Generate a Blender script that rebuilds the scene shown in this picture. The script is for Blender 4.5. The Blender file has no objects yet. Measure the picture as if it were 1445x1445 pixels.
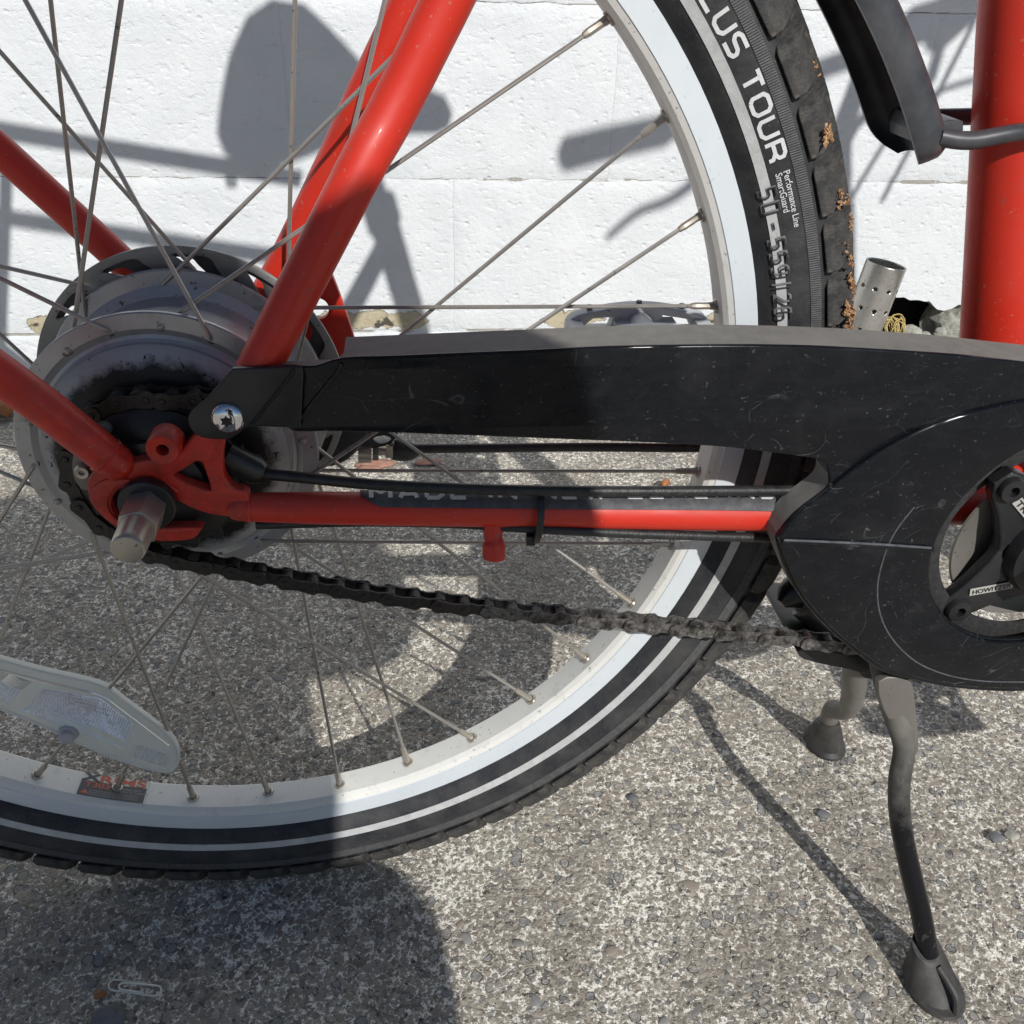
import bpy, bmesh, math, random
import numpy as np
from mathutils import Vector, Matrix, noise as mnoise

# ------------------------------------------------------------------ camera, world, sun, exposure
S = bpy.context.scene
COL = S.collection
R = math.radians
cd = bpy.data.cameras.new('camera'); cam = bpy.data.objects.new('camera', cd); COL.objects.link(cam)
cm = [[0.994649, 0.029215, -0.099094], [-0.099303, 0.534925, -0.839044], [0.028495, 0.844394, 0.534964]]
M4 = Matrix(cm).to_4x4(); M4.translation = Vector((0.1145, -0.4201, 0.5441))
cam.matrix_world = M4
cd.sensor_width = 36.0; cd.lens = 32.544; cd.clip_start = 0.01; cd.clip_end = 500
S.camera = cam
SUN = Vector((0.214, -0.808, 0.631)).normalized()          # towards the sun
w = bpy.data.worlds.new('World'); S.world = w; w.use_nodes = True
nt = w.node_tree
bg = nt.nodes['Background']
sk = nt.nodes.new('ShaderNodeTexSky'); sk.sky_type = 'NISHITA'; sk.sun_disc = False
sk.sun_elevation = math.asin(SUN.z); sk.sun_rotation = math.atan2(SUN.x, SUN.y)
sk.altitude = 0; sk.air_density = 1.0; sk.dust_density = 0.4; sk.ozone_density = 3.0
nt.links.new(sk.outputs[0], bg.inputs[0]); bg.inputs[1].default_value = 0.072
sl = bpy.data.lights.new('sun', 'SUN'); sl.energy = 4.9; sl.angle = R(0.53); sl.color = (1.0, 0.98, 0.95)
so = bpy.data.objects.new('sun', sl); COL.objects.link(so)
so.rotation_euler = SUN.to_track_quat('Z', 'Y').to_euler(); so.location = SUN * 20
S.view_settings.view_transform = 'Standard'; S.view_settings.look = 'None'
S.view_settings.exposure = -0.33; S.view_settings.gamma = 1.0; S.view_settings.use_curve_mapping = False
random.seed(7)
ZC = 0.333                       # height of the wheel axle
WY = 0.8079                     # face of the wall
BB = (0.434, 0.281)              # bottom bracket x, z

# ------------------------------------------------------------------ materials
def mat(name, base, rough=0.5, metal=0.0, coat=0.0, spec=None):
    m = bpy.data.materials.new(name); m.use_nodes = True
    b = m.node_tree.nodes['Principled BSDF']
    b.inputs['Base Color'].default_value = (*base, 1); b.inputs['Roughness'].default_value = rough
    b.inputs['Metallic'].default_value = metal; b.inputs['Coat Weight'].default_value = coat
    b.inputs['Coat Roughness'].default_value = 0.08
    if spec is not None: b.inputs['Specular IOR Level'].default_value = spec
    return m
class N:
    """small helper for building node trees"""
    def __init__(s, m): s.t = m.node_tree; s.b = s.t.nodes['Principled BSDF']; s.tc = None
    def new(s, typ, **kw):
        n = s.t.nodes.new('ShaderNode' + typ)
        for k, v in kw.items():
            if hasattr(n, k) and k not in n.inputs: setattr(n, k, v)
            else: n.inputs[k].default_value = v
        return n
    def link(s, a, b): s.t.links.new(a, b)
    def co(s, scale=None):
        if not s.tc: s.tc = s.new('TexCoord')
        if scale is None: return s.tc.outputs['Object']
        mp = s.new('Mapping'); mp.inputs['Scale'].default_value = scale; s.link(s.tc.outputs['Object'], mp.inputs['Vector']); return mp.outputs[0]
    def noise(s, scale, detail=4, rough=0.55, vec=None, dist=0.0):
        n = s.new('TexNoise'); n.inputs['Scale'].default_value = scale; n.inputs['Detail'].default_value = detail
        n.inputs['Roughness'].default_value = rough; n.inputs['Distortion'].default_value = dist
        s.link(vec if vec is not None else s.co(), n.inputs['Vector']); return n.outputs['Fac']
    def vor(s, scale, feature='F1', vec=None, rand=1.0):
        n = s.new('TexVoronoi'); n.feature = feature; n.inputs['Scale'].default_value = scale; n.inputs['Randomness'].default_value = rand
        s.link(vec if vec is not None else s.co(), n.inputs['Vector']); return n
    def ramp(s, fac, stops, interp='LINEAR'):
        r = s.new('ValToRGB'); r.color_ramp.interpolation = interp; e = r.color_ramp.elements
        while len(e) < len(stops): e.new(0.5)
        for i, (p, c) in enumerate(stops):
            e[i].position = p; e[i].color = (c, c, c, 1) if not isinstance(c, tuple) else (*c, 1)
        s.link(fac, r.inputs[0]); return r.outputs[0]
    def mix(s, fac, a, b, blend='MIX'):
        n = s.new('MixRGB'); n.blend_type = blend
        for i, v in ((0, fac), (1, a), (2, b)):
            if isinstance(v, (int, float)): n.inputs[i].default_value = v if i == 0 else (v, v, v, 1)
            elif isinstance(v, tuple): n.inputs[i].default_value = (*v, 1)
            else: s.link(v, n.inputs[i])
        return n.outputs[0]
    def math(s, op, a, b=0.0, c=0.0):
        n = s.new('Math'); n.operation = op
        for i, v in ((0, a), (1, b), (2, c)):
            if isinstance(v, (int, float)): n.inputs[i].default_value = v
            else: s.link(v, n.inputs[i])
        return n.outputs[0]
    def sep(s):
        n = s.new('SeparateXYZ'); s.link(s.co(), n.inputs[0]); return n.outputs
    def bump(s, h, dist=0.001, strength=1.0, prev=None):
        n = s.new('Bump'); n.inputs['Distance'].default_value = dist; n.inputs['Strength'].default_value = strength
        s.link(h, n.inputs['Height'])
        if prev is not None: s.link(prev, n.inputs['Normal'])
        return n.outputs[0]
    def out(s, color=None, rough=None, normal=None, metal=None):
        if color is not None: s.link(color, s.b.inputs['Base Color'])
        if rough is not None: s.link(rough, s.b.inputs['Roughness'])
        if normal is not None: s.link(normal, s.b.inputs['Normal'])
        if metal is not None: s.link(metal, s.b.inputs['Metallic'])

def m_ground():
    m = mat('weathered_concrete', (0.25, 0.24, 0.22), 0.9); n = N(m)
    wv = n.co()
    nd = n.new('TexNoise'); nd.inputs['Scale'].default_value = 140; nd.inputs['Detail'].default_value = 3; n.link(wv, nd.inputs['Vector'])
    add = n.new('VectorMath'); add.operation = 'MULTIPLY_ADD'; n.link(nd.outputs['Color'], add.inputs[0]); add.inputs[1].default_value = (0.006,) * 3; n.link(wv, add.inputs[2])
    vec = add.outputs[0]
    v1 = n.vor(215, vec=vec); v2 = n.vor(520, vec=vec)
    e1 = n.vor(215, 'DISTANCE_TO_EDGE', vec=vec)
    hue = n.new('SeparateColor'); n.link(v1.outputs['Color'], hue.inputs[0])
    stone = n.ramp(hue.outputs[0], [(0.0, (0.17, 0.155, 0.135)), (0.25, (0.25, 0.22, 0.18)), (0.45, (0.32, 0.28, 0.225)), (0.62, (0.22, 0.215, 0.20)), (0.8, (0.36, 0.32, 0.255)), (1.0, (0.27, 0.23, 0.18))])
    hue2 = n.new('SeparateColor'); n.link(v2.outputs['Color'], hue2.inputs[0])
    grit = n.ramp(hue2.outputs[1], [(0.0, (0.17, 0.15, 0.125)), (0.5, (0.30, 0.265, 0.215)), (1.0, (0.42, 0.375, 0.305))])
    sel = n.ramp(hue.outputs[1], [(0.42, 0.0), (0.5, 1.0)])
    base = n.mix(sel, stone, grit)
    # pale cement paste left in patches between the stones
    pn = n.noise(205, 6, 0.76); pn2 = n.noise(11, 3, 0.5); pn3 = n.noise(560, 3, 0.6)
    s1 = n.math('ADD', n.math('MULTIPLY', pn, 0.72), n.math('MULTIPLY', pn2, 0.16))
    s1 = n.math('ADD', s1, n.math('MULTIPLY', pn3, 0.24))
    edge = n.ramp(e1.outputs['Distance'], [(0.0, 1.0), (0.16, 0.0)])
    s1 = n.math('ADD', s1, n.math('MULTIPLY', edge, 0.07))
    paste = n.ramp(s1, [(0.618, 0.0), (0.650, 1.0)])
    col = n.mix(paste, base, n.mix(pn3, (0.58, 0.545, 0.47), (0.95, 0.91, 0.81)))
    v3 = n.vor(118, vec=vec); h3 = n.new('SeparateColor'); n.link(v3.outputs['Color'], h3.inputs[0])
    smask = n.math('MULTIPLY', n.math('GREATER_THAN', h3.outputs[0], 0.72), n.ramp(v3.outputs['Distance'], [(0.33, 1.0), (0.37, 0.0)]))
    rim_ = n.math('MULTIPLY', n.math('GREATER_THAN', h3.outputs[0], 0.72), n.ramp(v3.outputs['Distance'], [(0.34, 0.0), (0.37, 1.0), (0.44, 0.0)]))
    scol = n.ramp(h3.outputs[1], [(0.0, (0.15, 0.155, 0.155)), (0.3, (0.25, 0.245, 0.23)), (0.5, (0.33, 0.28, 0.22)), (0.7, (0.20, 0.205, 0.21)), (0.88, (0.30, 0.23, 0.18)), (1.0, (0.45, 0.42, 0.36))])
    col = n.mix(smask, col, n.mix(n.noise(300, 3, 0.5), scol, (0.30, 0.29, 0.27)))
    col = n.mix(n.math('MULTIPLY', rim_, 0.45), col, (0.10, 0.09, 0.08))
    pit = n.ramp(n.noise(210, 4, 0.6), [(0.30, 1.0), (0.37, 0.0)])
    col = n.mix(n.math('MULTIPLY', pit, 0.8), col, (0.035, 0.033, 0.03))
    tone = n.ramp(n.noise(5.5, 3, 0.5), [(0.3, 1.14), (0.7, 1.34)])
    col = n.mix(1.0, col, tone, 'MULTIPLY')
    hgt = n.math('ADD', n.math('MULTIPLY', v1.outputs['Distance'], -0.5), n.math('MULTIPLY', pn, 0.8))
    hgt = n.math('ADD', hgt, n.math('MULTIPLY', n.noise(500, 3, 0.6), 0.45))
    hgt = n.math('SUBTRACT', hgt, n.math('MULTIPLY', pit, 0.7)); hgt = n.math('ADD', hgt, n.math('MULTIPLY', smask, 0.35)); hgt = n.math('SUBTRACT', hgt, n.math('MULTIPLY', rim_, 0.5))
    n.out(color=col, normal=n.bump(hgt, 0.0030, 1.0)); return m
def m_wall(nm='white_wall_paint', peel=True):
    m = mat(nm, (0.80, 0.82, 0.82), 0.55); n = N(m)
    big = n.noise(14, 5, 0.6); mid = n.noise(120, 4, 0.6); fine = n.noise(520, 3, 0.6)
    dent = n.ramp(n.noise(95, 3, 0.5, vec=n.co((0.7, 1, 1.3))), [(0.30, 0.0), (0.44, 1.0)])
    vd = n.vor(75, vec=n.co((1, 1, 1.35))); vc = n.new('SeparateColor'); n.link(vd.outputs['Color'], vc.inputs[0])
    pk = n.math('MULTIPLY', n.ramp(vd.outputs['Distance'], [(0.10, 0.0), (0.30, 1.0)]), 1.0)
    pits = n.math('MAXIMUM', pk, n.ramp(vc.outputs[0], [(0.22, 0.0), (0.24, 1.0)]))
    col = n.mix(n.ramp(big, [(0.35, 0.0), (0.7, 1.0)]), (0.70, 0.725, 0.735), (0.77, 0.785, 0.79))
    spots = n.ramp(n.noise(42, 2, 0.4), [(0.215, 1.0), (0.245, 0.0)])
    col = n.mix(n.math('MULTIPLY', spots, 0.55), col, (0.42, 0.36, 0.22))
    h = n.math('ADD', n.math('MULTIPLY', dent, 0.22), n.math('MULTIPLY', mid, 0.55))
    h = n.math('ADD', h, n.math('MULTIPLY', fine, 0.16)); h = n.math('ADD', h, n.math('MULTIPLY', pits, 0.38))
    if peel:
        s = n.sep()
        zz = n.math('MULTIPLY', n.math('ABSOLUTE', n.math('SUBTRACT', s[2], 0.079)), 17.0)
        lo = n.ramp(n.noise(9.5, 2, 0.5, vec=n.co((1, 0.1, 0.3))), [(0.44, 0.0), (0.58, 1.0)])
        pm = n.math('SUBTRACT', n.math('ADD', n.math('MULTIPLY', n.noise(55, 5, 0.65), 0.55), n.math('MULTIPLY', lo, 0.42)), zz)
        mask = n.ramp(pm, [(0.455, 0.0), (0.475, 1.0)])
        tan = n.mix(n.noise(160, 4, 0.6), (0.40, 0.33, 0.20), (0.60, 0.54, 0.40))
        dk = n.ramp(n.noise(46, 3, 0.5), [(0.34, 1.0), (0.39, 0.0)])
        tan = n.mix(dk, tan, (0.09, 0.08, 0.06))
        col = n.mix(mask, col, tan); h = n.math('SUBTRACT', h, n.math('MULTIPLY', mask, 1.3))
    n.out(color=col, normal=n.bump(h, 0.0022, 1.0)); return m
def m_red():
    m = mat('red_paint', (0.56, 0.020, 0.010), 0.45, 0, 0.12); n = N(m)
    d = n.ramp(n.noise(34, 5, 0.65), [(0.52, 0.0), (0.82, 1.0)])
    sp = n.ramp(n.noise(420, 2, 0.5), [(0.69, 0.0), (0.73, 1.0)])
    c = n.mix(n.math('MULTIPLY', d, 0.22), (0.60, 0.026, 0.010), (0.20, 0.10, 0.06))
    c = n.mix(n.math('MULTIPLY', sp, 0.35), c, (0.42, 0.26, 0.18))
    vd = n.new('VectorMath'); vd.operation = 'DISTANCE'; n.link(n.co(), vd.inputs[0]); vd.inputs[1].default_value = (0.0, -0.07, 0.333)
    near_ = n.ramp(n.math('MULTIPLY', vd.outputs['Value'], 10.0), [(0.25, 1.0), (0.85, 0.0)])
    smg = n.math('MULTIPLY', near_, n.ramp(n.noise(120, 5, 0.7), [(0.42, 0.0), (0.72, 1.0)]))
    c = n.mix(n.math('MULTIPLY', smg, 0.6), c, (0.05, 0.02, 0.015))
    ch = n.ramp(n.noise(190, 2, 0.4), [(0.735, 0.0), (0.75, 1.0)])
    c = n.mix(n.math('MULTIPLY', ch, 0.5), c, (0.14, 0.09, 0.075))
    ge = n.new('NewGeometry'); sx = n.new('SeparateXYZ'); n.link(ge.outputs['Normal'], sx.inputs[0])
    up = n.math('MULTIPLY', n.ramp(sx.outputs[2], [(0.35, 0.0), (0.95, 1.0)]), n.ramp(n.noise(70, 5, 0.7), [(0.35, 0.15), (0.7, 1.0)]))
    c = n.mix(n.math('MULTIPLY', up, 0.42), c, (0.20, 0.13, 0.095))
    n.out(color=c, rough=n.ramp(n.noise(60, 4), [(0.3, 0.42), (0.7, 0.58)])); return m
def m_guard():
    m = mat('scratched_black_plastic', (0.009, 0.010, 0.012), 0.2); n = N(m)
    n.b.inputs['Specular IOR Level'].default_value = 0.3
    sc = n.noise(150, 4, 0.65, vec=n.co((0.6, 1, 1.5))); sc2 = n.noise(420, 3, 0.6, vec=n.co((1, 1, 1.3)))
    wv = n.noise(26, 4, 0.6, dist=1.2)
    scr = n.new('TexVoronoi'); scr.feature = 'DISTANCE_TO_EDGE'; scr.inputs['Scale'].default_value = 38
    wp_ = n.new('TexNoise'); wp_.inputs['Scale'].default_value = 14; n.link(n.co(), wp_.inputs['Vector'])
    ma = n.new('VectorMath'); ma.operation = 'MULTIPLY_ADD'; n.link(wp_.outputs['Color'], ma.inputs[0]); ma.inputs[1].default_value = (.14, .14, .14); n.link(n.co((1, 1, 1.6)), ma.inputs[2]); n.link(ma.outputs[0], scr.inputs['Vector'])
    line = n.math('MULTIPLY', n.ramp(scr.outputs['Distance'], [(0.0, 1.0), (0.014, 0.0)]), n.ramp(n.noise(70, 3, 0.6), [(0.50, 0.0), (0.60, 1.0)]))
    line = n.math('MULTIPLY', line, n.ramp(n.noise(17, 3, 0.6), [(0.44, 0.1), (0.60, 1.0)]))
    dot = n.math('MULTIPLY', n.ramp(sc2, [(0.665, 0.0), (0.70, 1.0)]), n.ramp(wv, [(0.35, 0.15), (0.7, 1.0)]))
    c = n.mix(n.math('MULTIPLY', n.ramp(sc, [(0.45, 0.0), (0.85, 1.0)]), 0.03), (0.0065, 0.0075, 0.0095), (0.20, 0.20, 0.21))
    c = n.mix(n.math('MULTIPLY', n.ramp(wv, [(0.5, 0.0), (0.8, 1.0)]), 0.035), c, (0.3, 0.3, 0.3))
    c = n.mix(n.math('MULTIPLY', line, 0.16), c, (0.5, 0.5, 0.5))
    c = n.mix(n.math('MULTIPLY', dot, 0.2), c, (0.5, 0.5, 0.5))
    n.out(color=c, rough=n.ramp(n.noise(30, 4, 0.6), [(0.3, 0.14), (0.7, 0.30)]), normal=n.bump(sc, 0.00006, 0.5)); return m
def m_dusty():
    m = mat('dusty_black_plastic', (0.15, 0.145, 0.135), 0.75); n = N(m)
    c = n.mix(n.noise(150, 5, 0.65), (0.125, 0.12, 0.108), (0.25, 0.24, 0.215))
    c = n.mix(n.ramp(n.noise(18, 3), [(0.55, 0.0), (0.8, 1.0)]), c, (0.24, 0.23, 0.205))
    n.out(color=c, normal=n.bump(n.noise(700, 3), 0.0003, 0.5)); return m
def m_rubber():
    m = mat('tyre_rubber', (0.035, 0.036, 0.040), 0.62); n = N(m)
    c = n.mix(n.ramp(n.noise(60, 5, 0.65), [(0.38, 0.0), (0.78, 1.0)]), (0.018, 0.019, 0.022), (0.062, 0.060, 0.058))
    c = n.mix(n.ramp(n.noise(900, 2), [(0.62, 0.0), (0.7, 0.5)]), c, (0.09, 0.087, 0.08))
    n.out(color=c, normal=n.bump(n.noise(420, 4), 0.0004, 0.5)); return m
def m_tread():
    m = mat('dirty_tread_rubber', (0.03, 0.03, 0.03), 0.75); n = N(m)
    c = n.mix(n.ramp(n.noise(75, 5, 0.7), [(0.40, 0.0), (0.70, 1.0)]), (0.020, 0.020, 0.022), (0.085, 0.078, 0.068))
    c = n.mix(n.ramp(n.noise(210, 4, 0.65), [(0.60, 0.0), (0.72, 0.7)]), c, (0.16, 0.125, 0.09))
    h = n.math('ADD', n.noise(150, 4, 0.6), n.math('MULTIPLY', n.noise(700, 3), 0.4))
    n.out(color=c, normal=n.bump(h, 0.0013, 0.9)); return m
def m_alu(nm, a, b, rough=0.42, metal=0.35, dirt=0.25, scale=90):
    m = mat(nm, a, rough, metal); n = N(m)
    c = n.mix(n.noise(26, 4, 0.6), a, b)
    d = n.ramp(n.noise(scale, 5, 0.7), [(0.55, 0.0), (0.80, 1.0)])
    c = n.mix(n.math('MULTIPLY', d, dirt), c, (0.16, 0.13, 0.10))
    pk = n.ramp(n.noise(360, 2, 0.4), [(0.70, 0.0), (0.73, 1.0)]); sc_ = n.ramp(n.noise(60, 3, 0.6, vec=n.co((8, 8, 1))), [(0.62, 0.0), (0.72, 1.0)]); c = n.mix(n.math('MULTIPLY', sc_, dirt * .5), c, (0.12, 0.115, 0.11))
    c = n.mix(n.math('MULTIPLY', pk, dirt * 1.6), c, (0.04, 0.035, 0.03))
    n.out(color=c, rough=n.ramp(n.noise(50, 3), [(0.3, rough - .08), (0.7, rough + .1)])); return m
def m_hubcover():
    m = mat('oil_flecked_hub_cover', (0.34, 0.35, 0.38), 0.45, 0.3); n = N(m)
    s = n.sep()
    rr = n.math('SQRT', n.math('ADD', n.math('POWER', s[0], 2.0), n.math('POWER', s[2], 2.0)))
    near = n.ramp(n.math('MULTIPLY', rr, 10.0), [(0.44, 0.60), (0.60, 0.70)])
    fl = n.noise(230, 4, 0.65, dist=0.8)
    mask = n.math('GREATER_THAN', fl, near)
    g = n.ramp(n.math('ADD', n.math('MULTIPLY', rr, 10.0), n.math('MULTIPLY', n.noise(95, 5, 0.7), 0.16)), [(0.535, 1.0), (0.590, 0.0)])
    c = n.mix(mask, n.mix(n.noise(40, 4), (0.30, 0.30, 0.305), (0.42, 0.42, 0.42)), (0.02, 0.018, 0.016))
    c = n.mix(g, c, (0.015, 0.014, 0.013))
    n.out(color=c); return m
def m_chain():
    m = mat('sunlit_greasy_chain', (0.05, 0.04, 0.03), 0.42, 0.25); n = N(m)
    tc = n.new('TexCoord'); vec = n.new('VectorMath'); vec.operation = 'ADD'
    oi = n.new('ObjectInfo'); n.link(tc.outputs['Object'], vec.inputs[0]); n.link(oi.outputs['Location'], vec.inputs[1]); v = vec.outputs[0]
    a = n.noise(520, 4, 0.65, vec=v); b = n.noise(150, 4, 0.6, vec=v); cc = n.noise(60, 3, 0.6, vec=v)
    c = n.mix(n.ramp(a, [(0.32, 0.0), (0.68, 1.0)]), (0.05, 0.046, 0.043), (0.22, 0.205, 0.188))
    c = n.mix(n.ramp(b, [(0.40, 0.9), (0.56, 0.0)]), c, (0.022, 0.020, 0.018))
    c = n.mix(n.ramp(cc, [(0.68, 0.0), (0.76, 0.5)]), c, (0.22, 0.085, 0.03))
    n.out(color=c, rough=n.ramp(a, [(0.3, 0.25), (0.7, 0.6)]), normal=n.bump(b, 0.0002, 0.6)); return m
def m_mottled(nm, a, b, scale, rough=0.6, bumpd=0.0003, metal=0.0):
    m = mat(nm, a, rough, metal); n = N(m)
    f = n.noise(scale, 5, 0.65)
    n.out(color=n.mix(n.ramp(f, [(0.3, 0.0), (0.7, 1.0)]), a, b), normal=n.bump(n.noise(scale * 4, 3), bumpd, 0.7)); return m
def m_reflector():
    m = mat('clear_prism_plastic', (0.93, 0.94, 0.88), 0.14); n = N(m)
    n.b.inputs['Transmission Weight'].default_value = 0.35; n.b.inputs['IOR'].default_value = 1.45
    n.out(normal=n.bump(n.noise(160, 3), 0.0005, 0.5)); return m
def m_stand():
    m = mat('kickstand_enamel', (0.008, 0.008, 0.010), 0.2, 0, 0.0, 0.3); n = N(m); z = n.sep()[2]
    f = n.math('ADD', n.math('MULTIPLY', z, 9.0), n.math('MULTIPLY', n.noise(60, 5, 0.7), 0.9))
    k = n.ramp(f, [(0.55, 0.0), (0.85, 0.35), (1.0, 0.9)]); k = n.ramp(n.math('MULTIPLY', f, 0.5), [(0.66, 0.0), (0.98, 1.0)])
    sc = n.ramp(n.noise(240, 3, 0.5, vec=n.co((1, 1, .3))), [(0.66, 0.0), (0.70, 1.0)])
    c = n.mix(k, (0.007, 0.007, 0.009), (0.165, 0.158, 0.135)); c = n.mix(n.math('MULTIPLY', sc, 0.12), c, (0.30, 0.28, 0.25))
    n.out(color=c, rough=n.ramp(k, [(0.0, 0.2), (0.6, 0.65)])); return m
def m_mortar():
    m = mat('cracked_mortar', (0.7, 0.7, 0.68), 0.9); n = N(m)
    k = n.ramp(n.noise(16, 4, 0.6, vec=n.co((1, 1, .2))), [(0.47, 0.0), (0.53, 1.0)])
    n.out(color=n.mix(k, (0.70, 0.72, 0.72), (0.38, 0.36, 0.32)), normal=n.bump(n.noise(300, 4), 0.002)); return m
M = dict(mortar=m_mortar(),
    ground=m_ground(), wall=m_wall(), red=m_red(), guard=m_guard(), dusty=m_dusty(), rubber=m_rubber(), tread=m_tread(),
    rib=m_mottled('rib_rubber', (0.085, 0.085, 0.085), (0.15, 0.15, 0.148), 300, 0.6),
    rim=m_alu('rim_aluminium', (0.70, 0.69, 0.63), (0.80, 0.79, 0.74), 0.5, 0.0, 0.28),
    brake=m_alu('brake_track_aluminium', (0.66, 0.71, 0.74), (0.74, 0.78, 0.80), 0.40, 0.10, 0.08),
    hub=m_alu('hub_aluminium', (0.36, 0.36, 0.365), (0.47, 0.47, 0.47), 0.38, 0.55, 0.45),
    hubcover=m_hubcover(),
    spoke=m_alu('spoke_steel', (0.36, 0.335, 0.30), (0.48, 0.45, 0.41), 0.40, 0.7, 0.4, 300),
    nipple=m_alu('nipple_brass', (0.40, 0.36, 0.30), (0.48, 0.44, 0.37), 0.36, 0.6, 0.3, 500),
    chrome=mat('chrome', (0.75, 0.76, 0.78), 0.08, 1.0),
    nut=m_alu('axle_nut_steel', (0.42, 0.38, 0.32), (0.52, 0.48, 0.41), 0.34, 0.75, 0.35, 200),
    rotor=m_alu('rotor_steel', (0.25, 0.25, 0.24), (0.36, 0.36, 0.34), 0.5, 0.5, 0.4),
    carrier=m_mottled('rotor_carrier', (0.05, 0.047, 0.045), (0.11, 0.10, 0.10), 120, 0.6),
    chain=m_chain(),
    crease=m_mottled('crease_highlight', (0.05, 0.053, 0.058), (0.13, 0.135, 0.145), 200, 0.3),  # paler than the guard: highlight of its raised lines put into the colour
    chain_oily_shaded=m_mottled('oily_shaded_chain', (0.010, 0.009, 0.008), (0.034, 0.028, 0.023), 330, 0.36, 0.0003),  # near-black chain with the shade in its colour; grease crust uses it too
    grease=m_mottled('black_grease', (0.006, 0.0055, 0.005), (0.018, 0.015, 0.012), 140, 0.42, 0.0005),
    black=m_mottled('black_enamel', (0.012, 0.012, 0.014), (0.03, 0.029, 0.028), 60, 0.32, 0.0001),
    crank=m_mottled('crank_black', (0.014, 0.014, 0.017), (0.028, 0.027, 0.027), 90, 0.4, 0.0002),
    ring=m_mottled('rough_black_ring', (0.012, 0.012, 0.012), (0.045, 0.044, 0.043), 420, 0.7, 0.0008),
    cable=m_mottled('cable_housing', (0.010, 0.010, 0.011), (0.035, 0.034, 0.032), 220, 0.42, 0.0003),
    decal=m_mottled('decal_charcoal', (0.045, 0.047, 0.053), (0.12, 0.12, 0.12), 160, 0.6),
    print_white=m_mottled('white_print', (0.62, 0.63, 0.62), (0.74, 0.75, 0.74), 90, 0.6),
    stripe_dim=m_mottled('stripe_dim', (0.15, 0.15, 0.148), (0.21, 0.21, 0.205), 130, 0.6),
    stripe=m_mottled('reflective_stripe', (0.42, 0.42, 0.41), (0.56, 0.56, 0.55), 130, 0.5),
    stand=m_stand(),
    stand_dusty=m_alu('dusty_kickstand', (0.15, 0.14, 0.125), (0.24, 0.22, 0.195), 0.5, 0.3, 0.4, 60),
    foot=m_mottled('rubber_foot', (0.022, 0.022, 0.024), (0.075, 0.07, 0.062), 70, 0.6, 0.0003),
    fender=m_mottled('fender_plastic', (0.030, 0.032, 0.038), (0.085, 0.085, 0.088), 45, 0.40, 0.0001),
    pedal=m_alu('pedal_aluminium', (0.46, 0.48, 0.475), (0.58, 0.595, 0.58), 0.5, 0.2, 0.35, 120),
    pipe=m_alu('galvanised_steel', (0.40, 0.38, 0.34), (0.60, 0.58, 0.54), 0.30, 0.75, 0.35, 70),
    straw=m_mottled('dry_straw', (0.42, 0.30, 0.08), (0.58, 0.46, 0.20), 200, 0.7),
    mud=m_mottled('dry_leaf_mud', (0.28, 0.13, 0.055), (0.60, 0.38, 0.20), 260, 0.85, 0.001),
    leaf_green=m_mottled('green_leaf', (0.10, 0.22, 0.03), (0.16, 0.30, 0.05), 90, 0.5),
    leaf_brown=m_mottled('brown_leaf', (0.30, 0.10, 0.03), (0.42, 0.18, 0.06), 120, 0.6),
    leaf_red=m_mottled('faded_red_leaf', (0.34, 0.16, 0.11), (0.45, 0.25, 0.18), 120, 0.8),
    wire=mat('paperclip_wire', (0.80, 0.77, 0.66), 0.3, 0.15),
    reflector=m_reflector(), prism=mat('reflector_prism', (0.88, 0.88, 0.89), 0.14, 0.5),
    prism_clear=mat('prism_clear_facets', (0.92, 0.93, 0.88), 0.1, 0.5), cap=mat('grey_clip', (0.42, 0.43, 0.46), 0.5),
    stone_dark=m_mottled('dark_stone', (0.10, 0.105, 0.11), (0.20, 0.20, 0.20), 120, 0.75),
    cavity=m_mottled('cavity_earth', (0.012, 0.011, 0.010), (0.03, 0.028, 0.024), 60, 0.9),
    stone_wall=m_mottled('lichened_stone', (0.20, 0.20, 0.16), (0.50, 0.49, 0.43), 90, 0.85, 0.002),
    sticker=mat('sticker_white', (0.66, 0.66, 0.62), 0.5), sticker_dark=mat('sticker_charcoal', (0.085, 0.085, 0.085), 0.5),
    sticker_red=mat('sticker_red', (0.55, 0.13, 0.075), 0.5), sticker_grey=mat('sticker_print', (0.40, 0.40, 0.40), 0.5),
    logo=mat('logo_silver', (0.46, 0.44, 0.40), 0.5),
    skin=mat('skin', (0.50, 0.29, 0.20), 0.55), jacket=mat('navy_jacket', (0.03, 0.04, 0.08), 0.8), trouser=mat('grey_trousers', (0.10, 0.10, 0.11), 0.85),
    hair=mat('dark_hair', (0.03, 0.02, 0.015), 0.6), saddle=mat('saddle_black', (0.02, 0.02, 0.02), 0.5), grip=mat('grip_black', (0.02, 0.02, 0.02), 0.7),
    phone=mat('phone_black', (0.015, 0.015, 0.017), 0.2),
)

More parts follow.
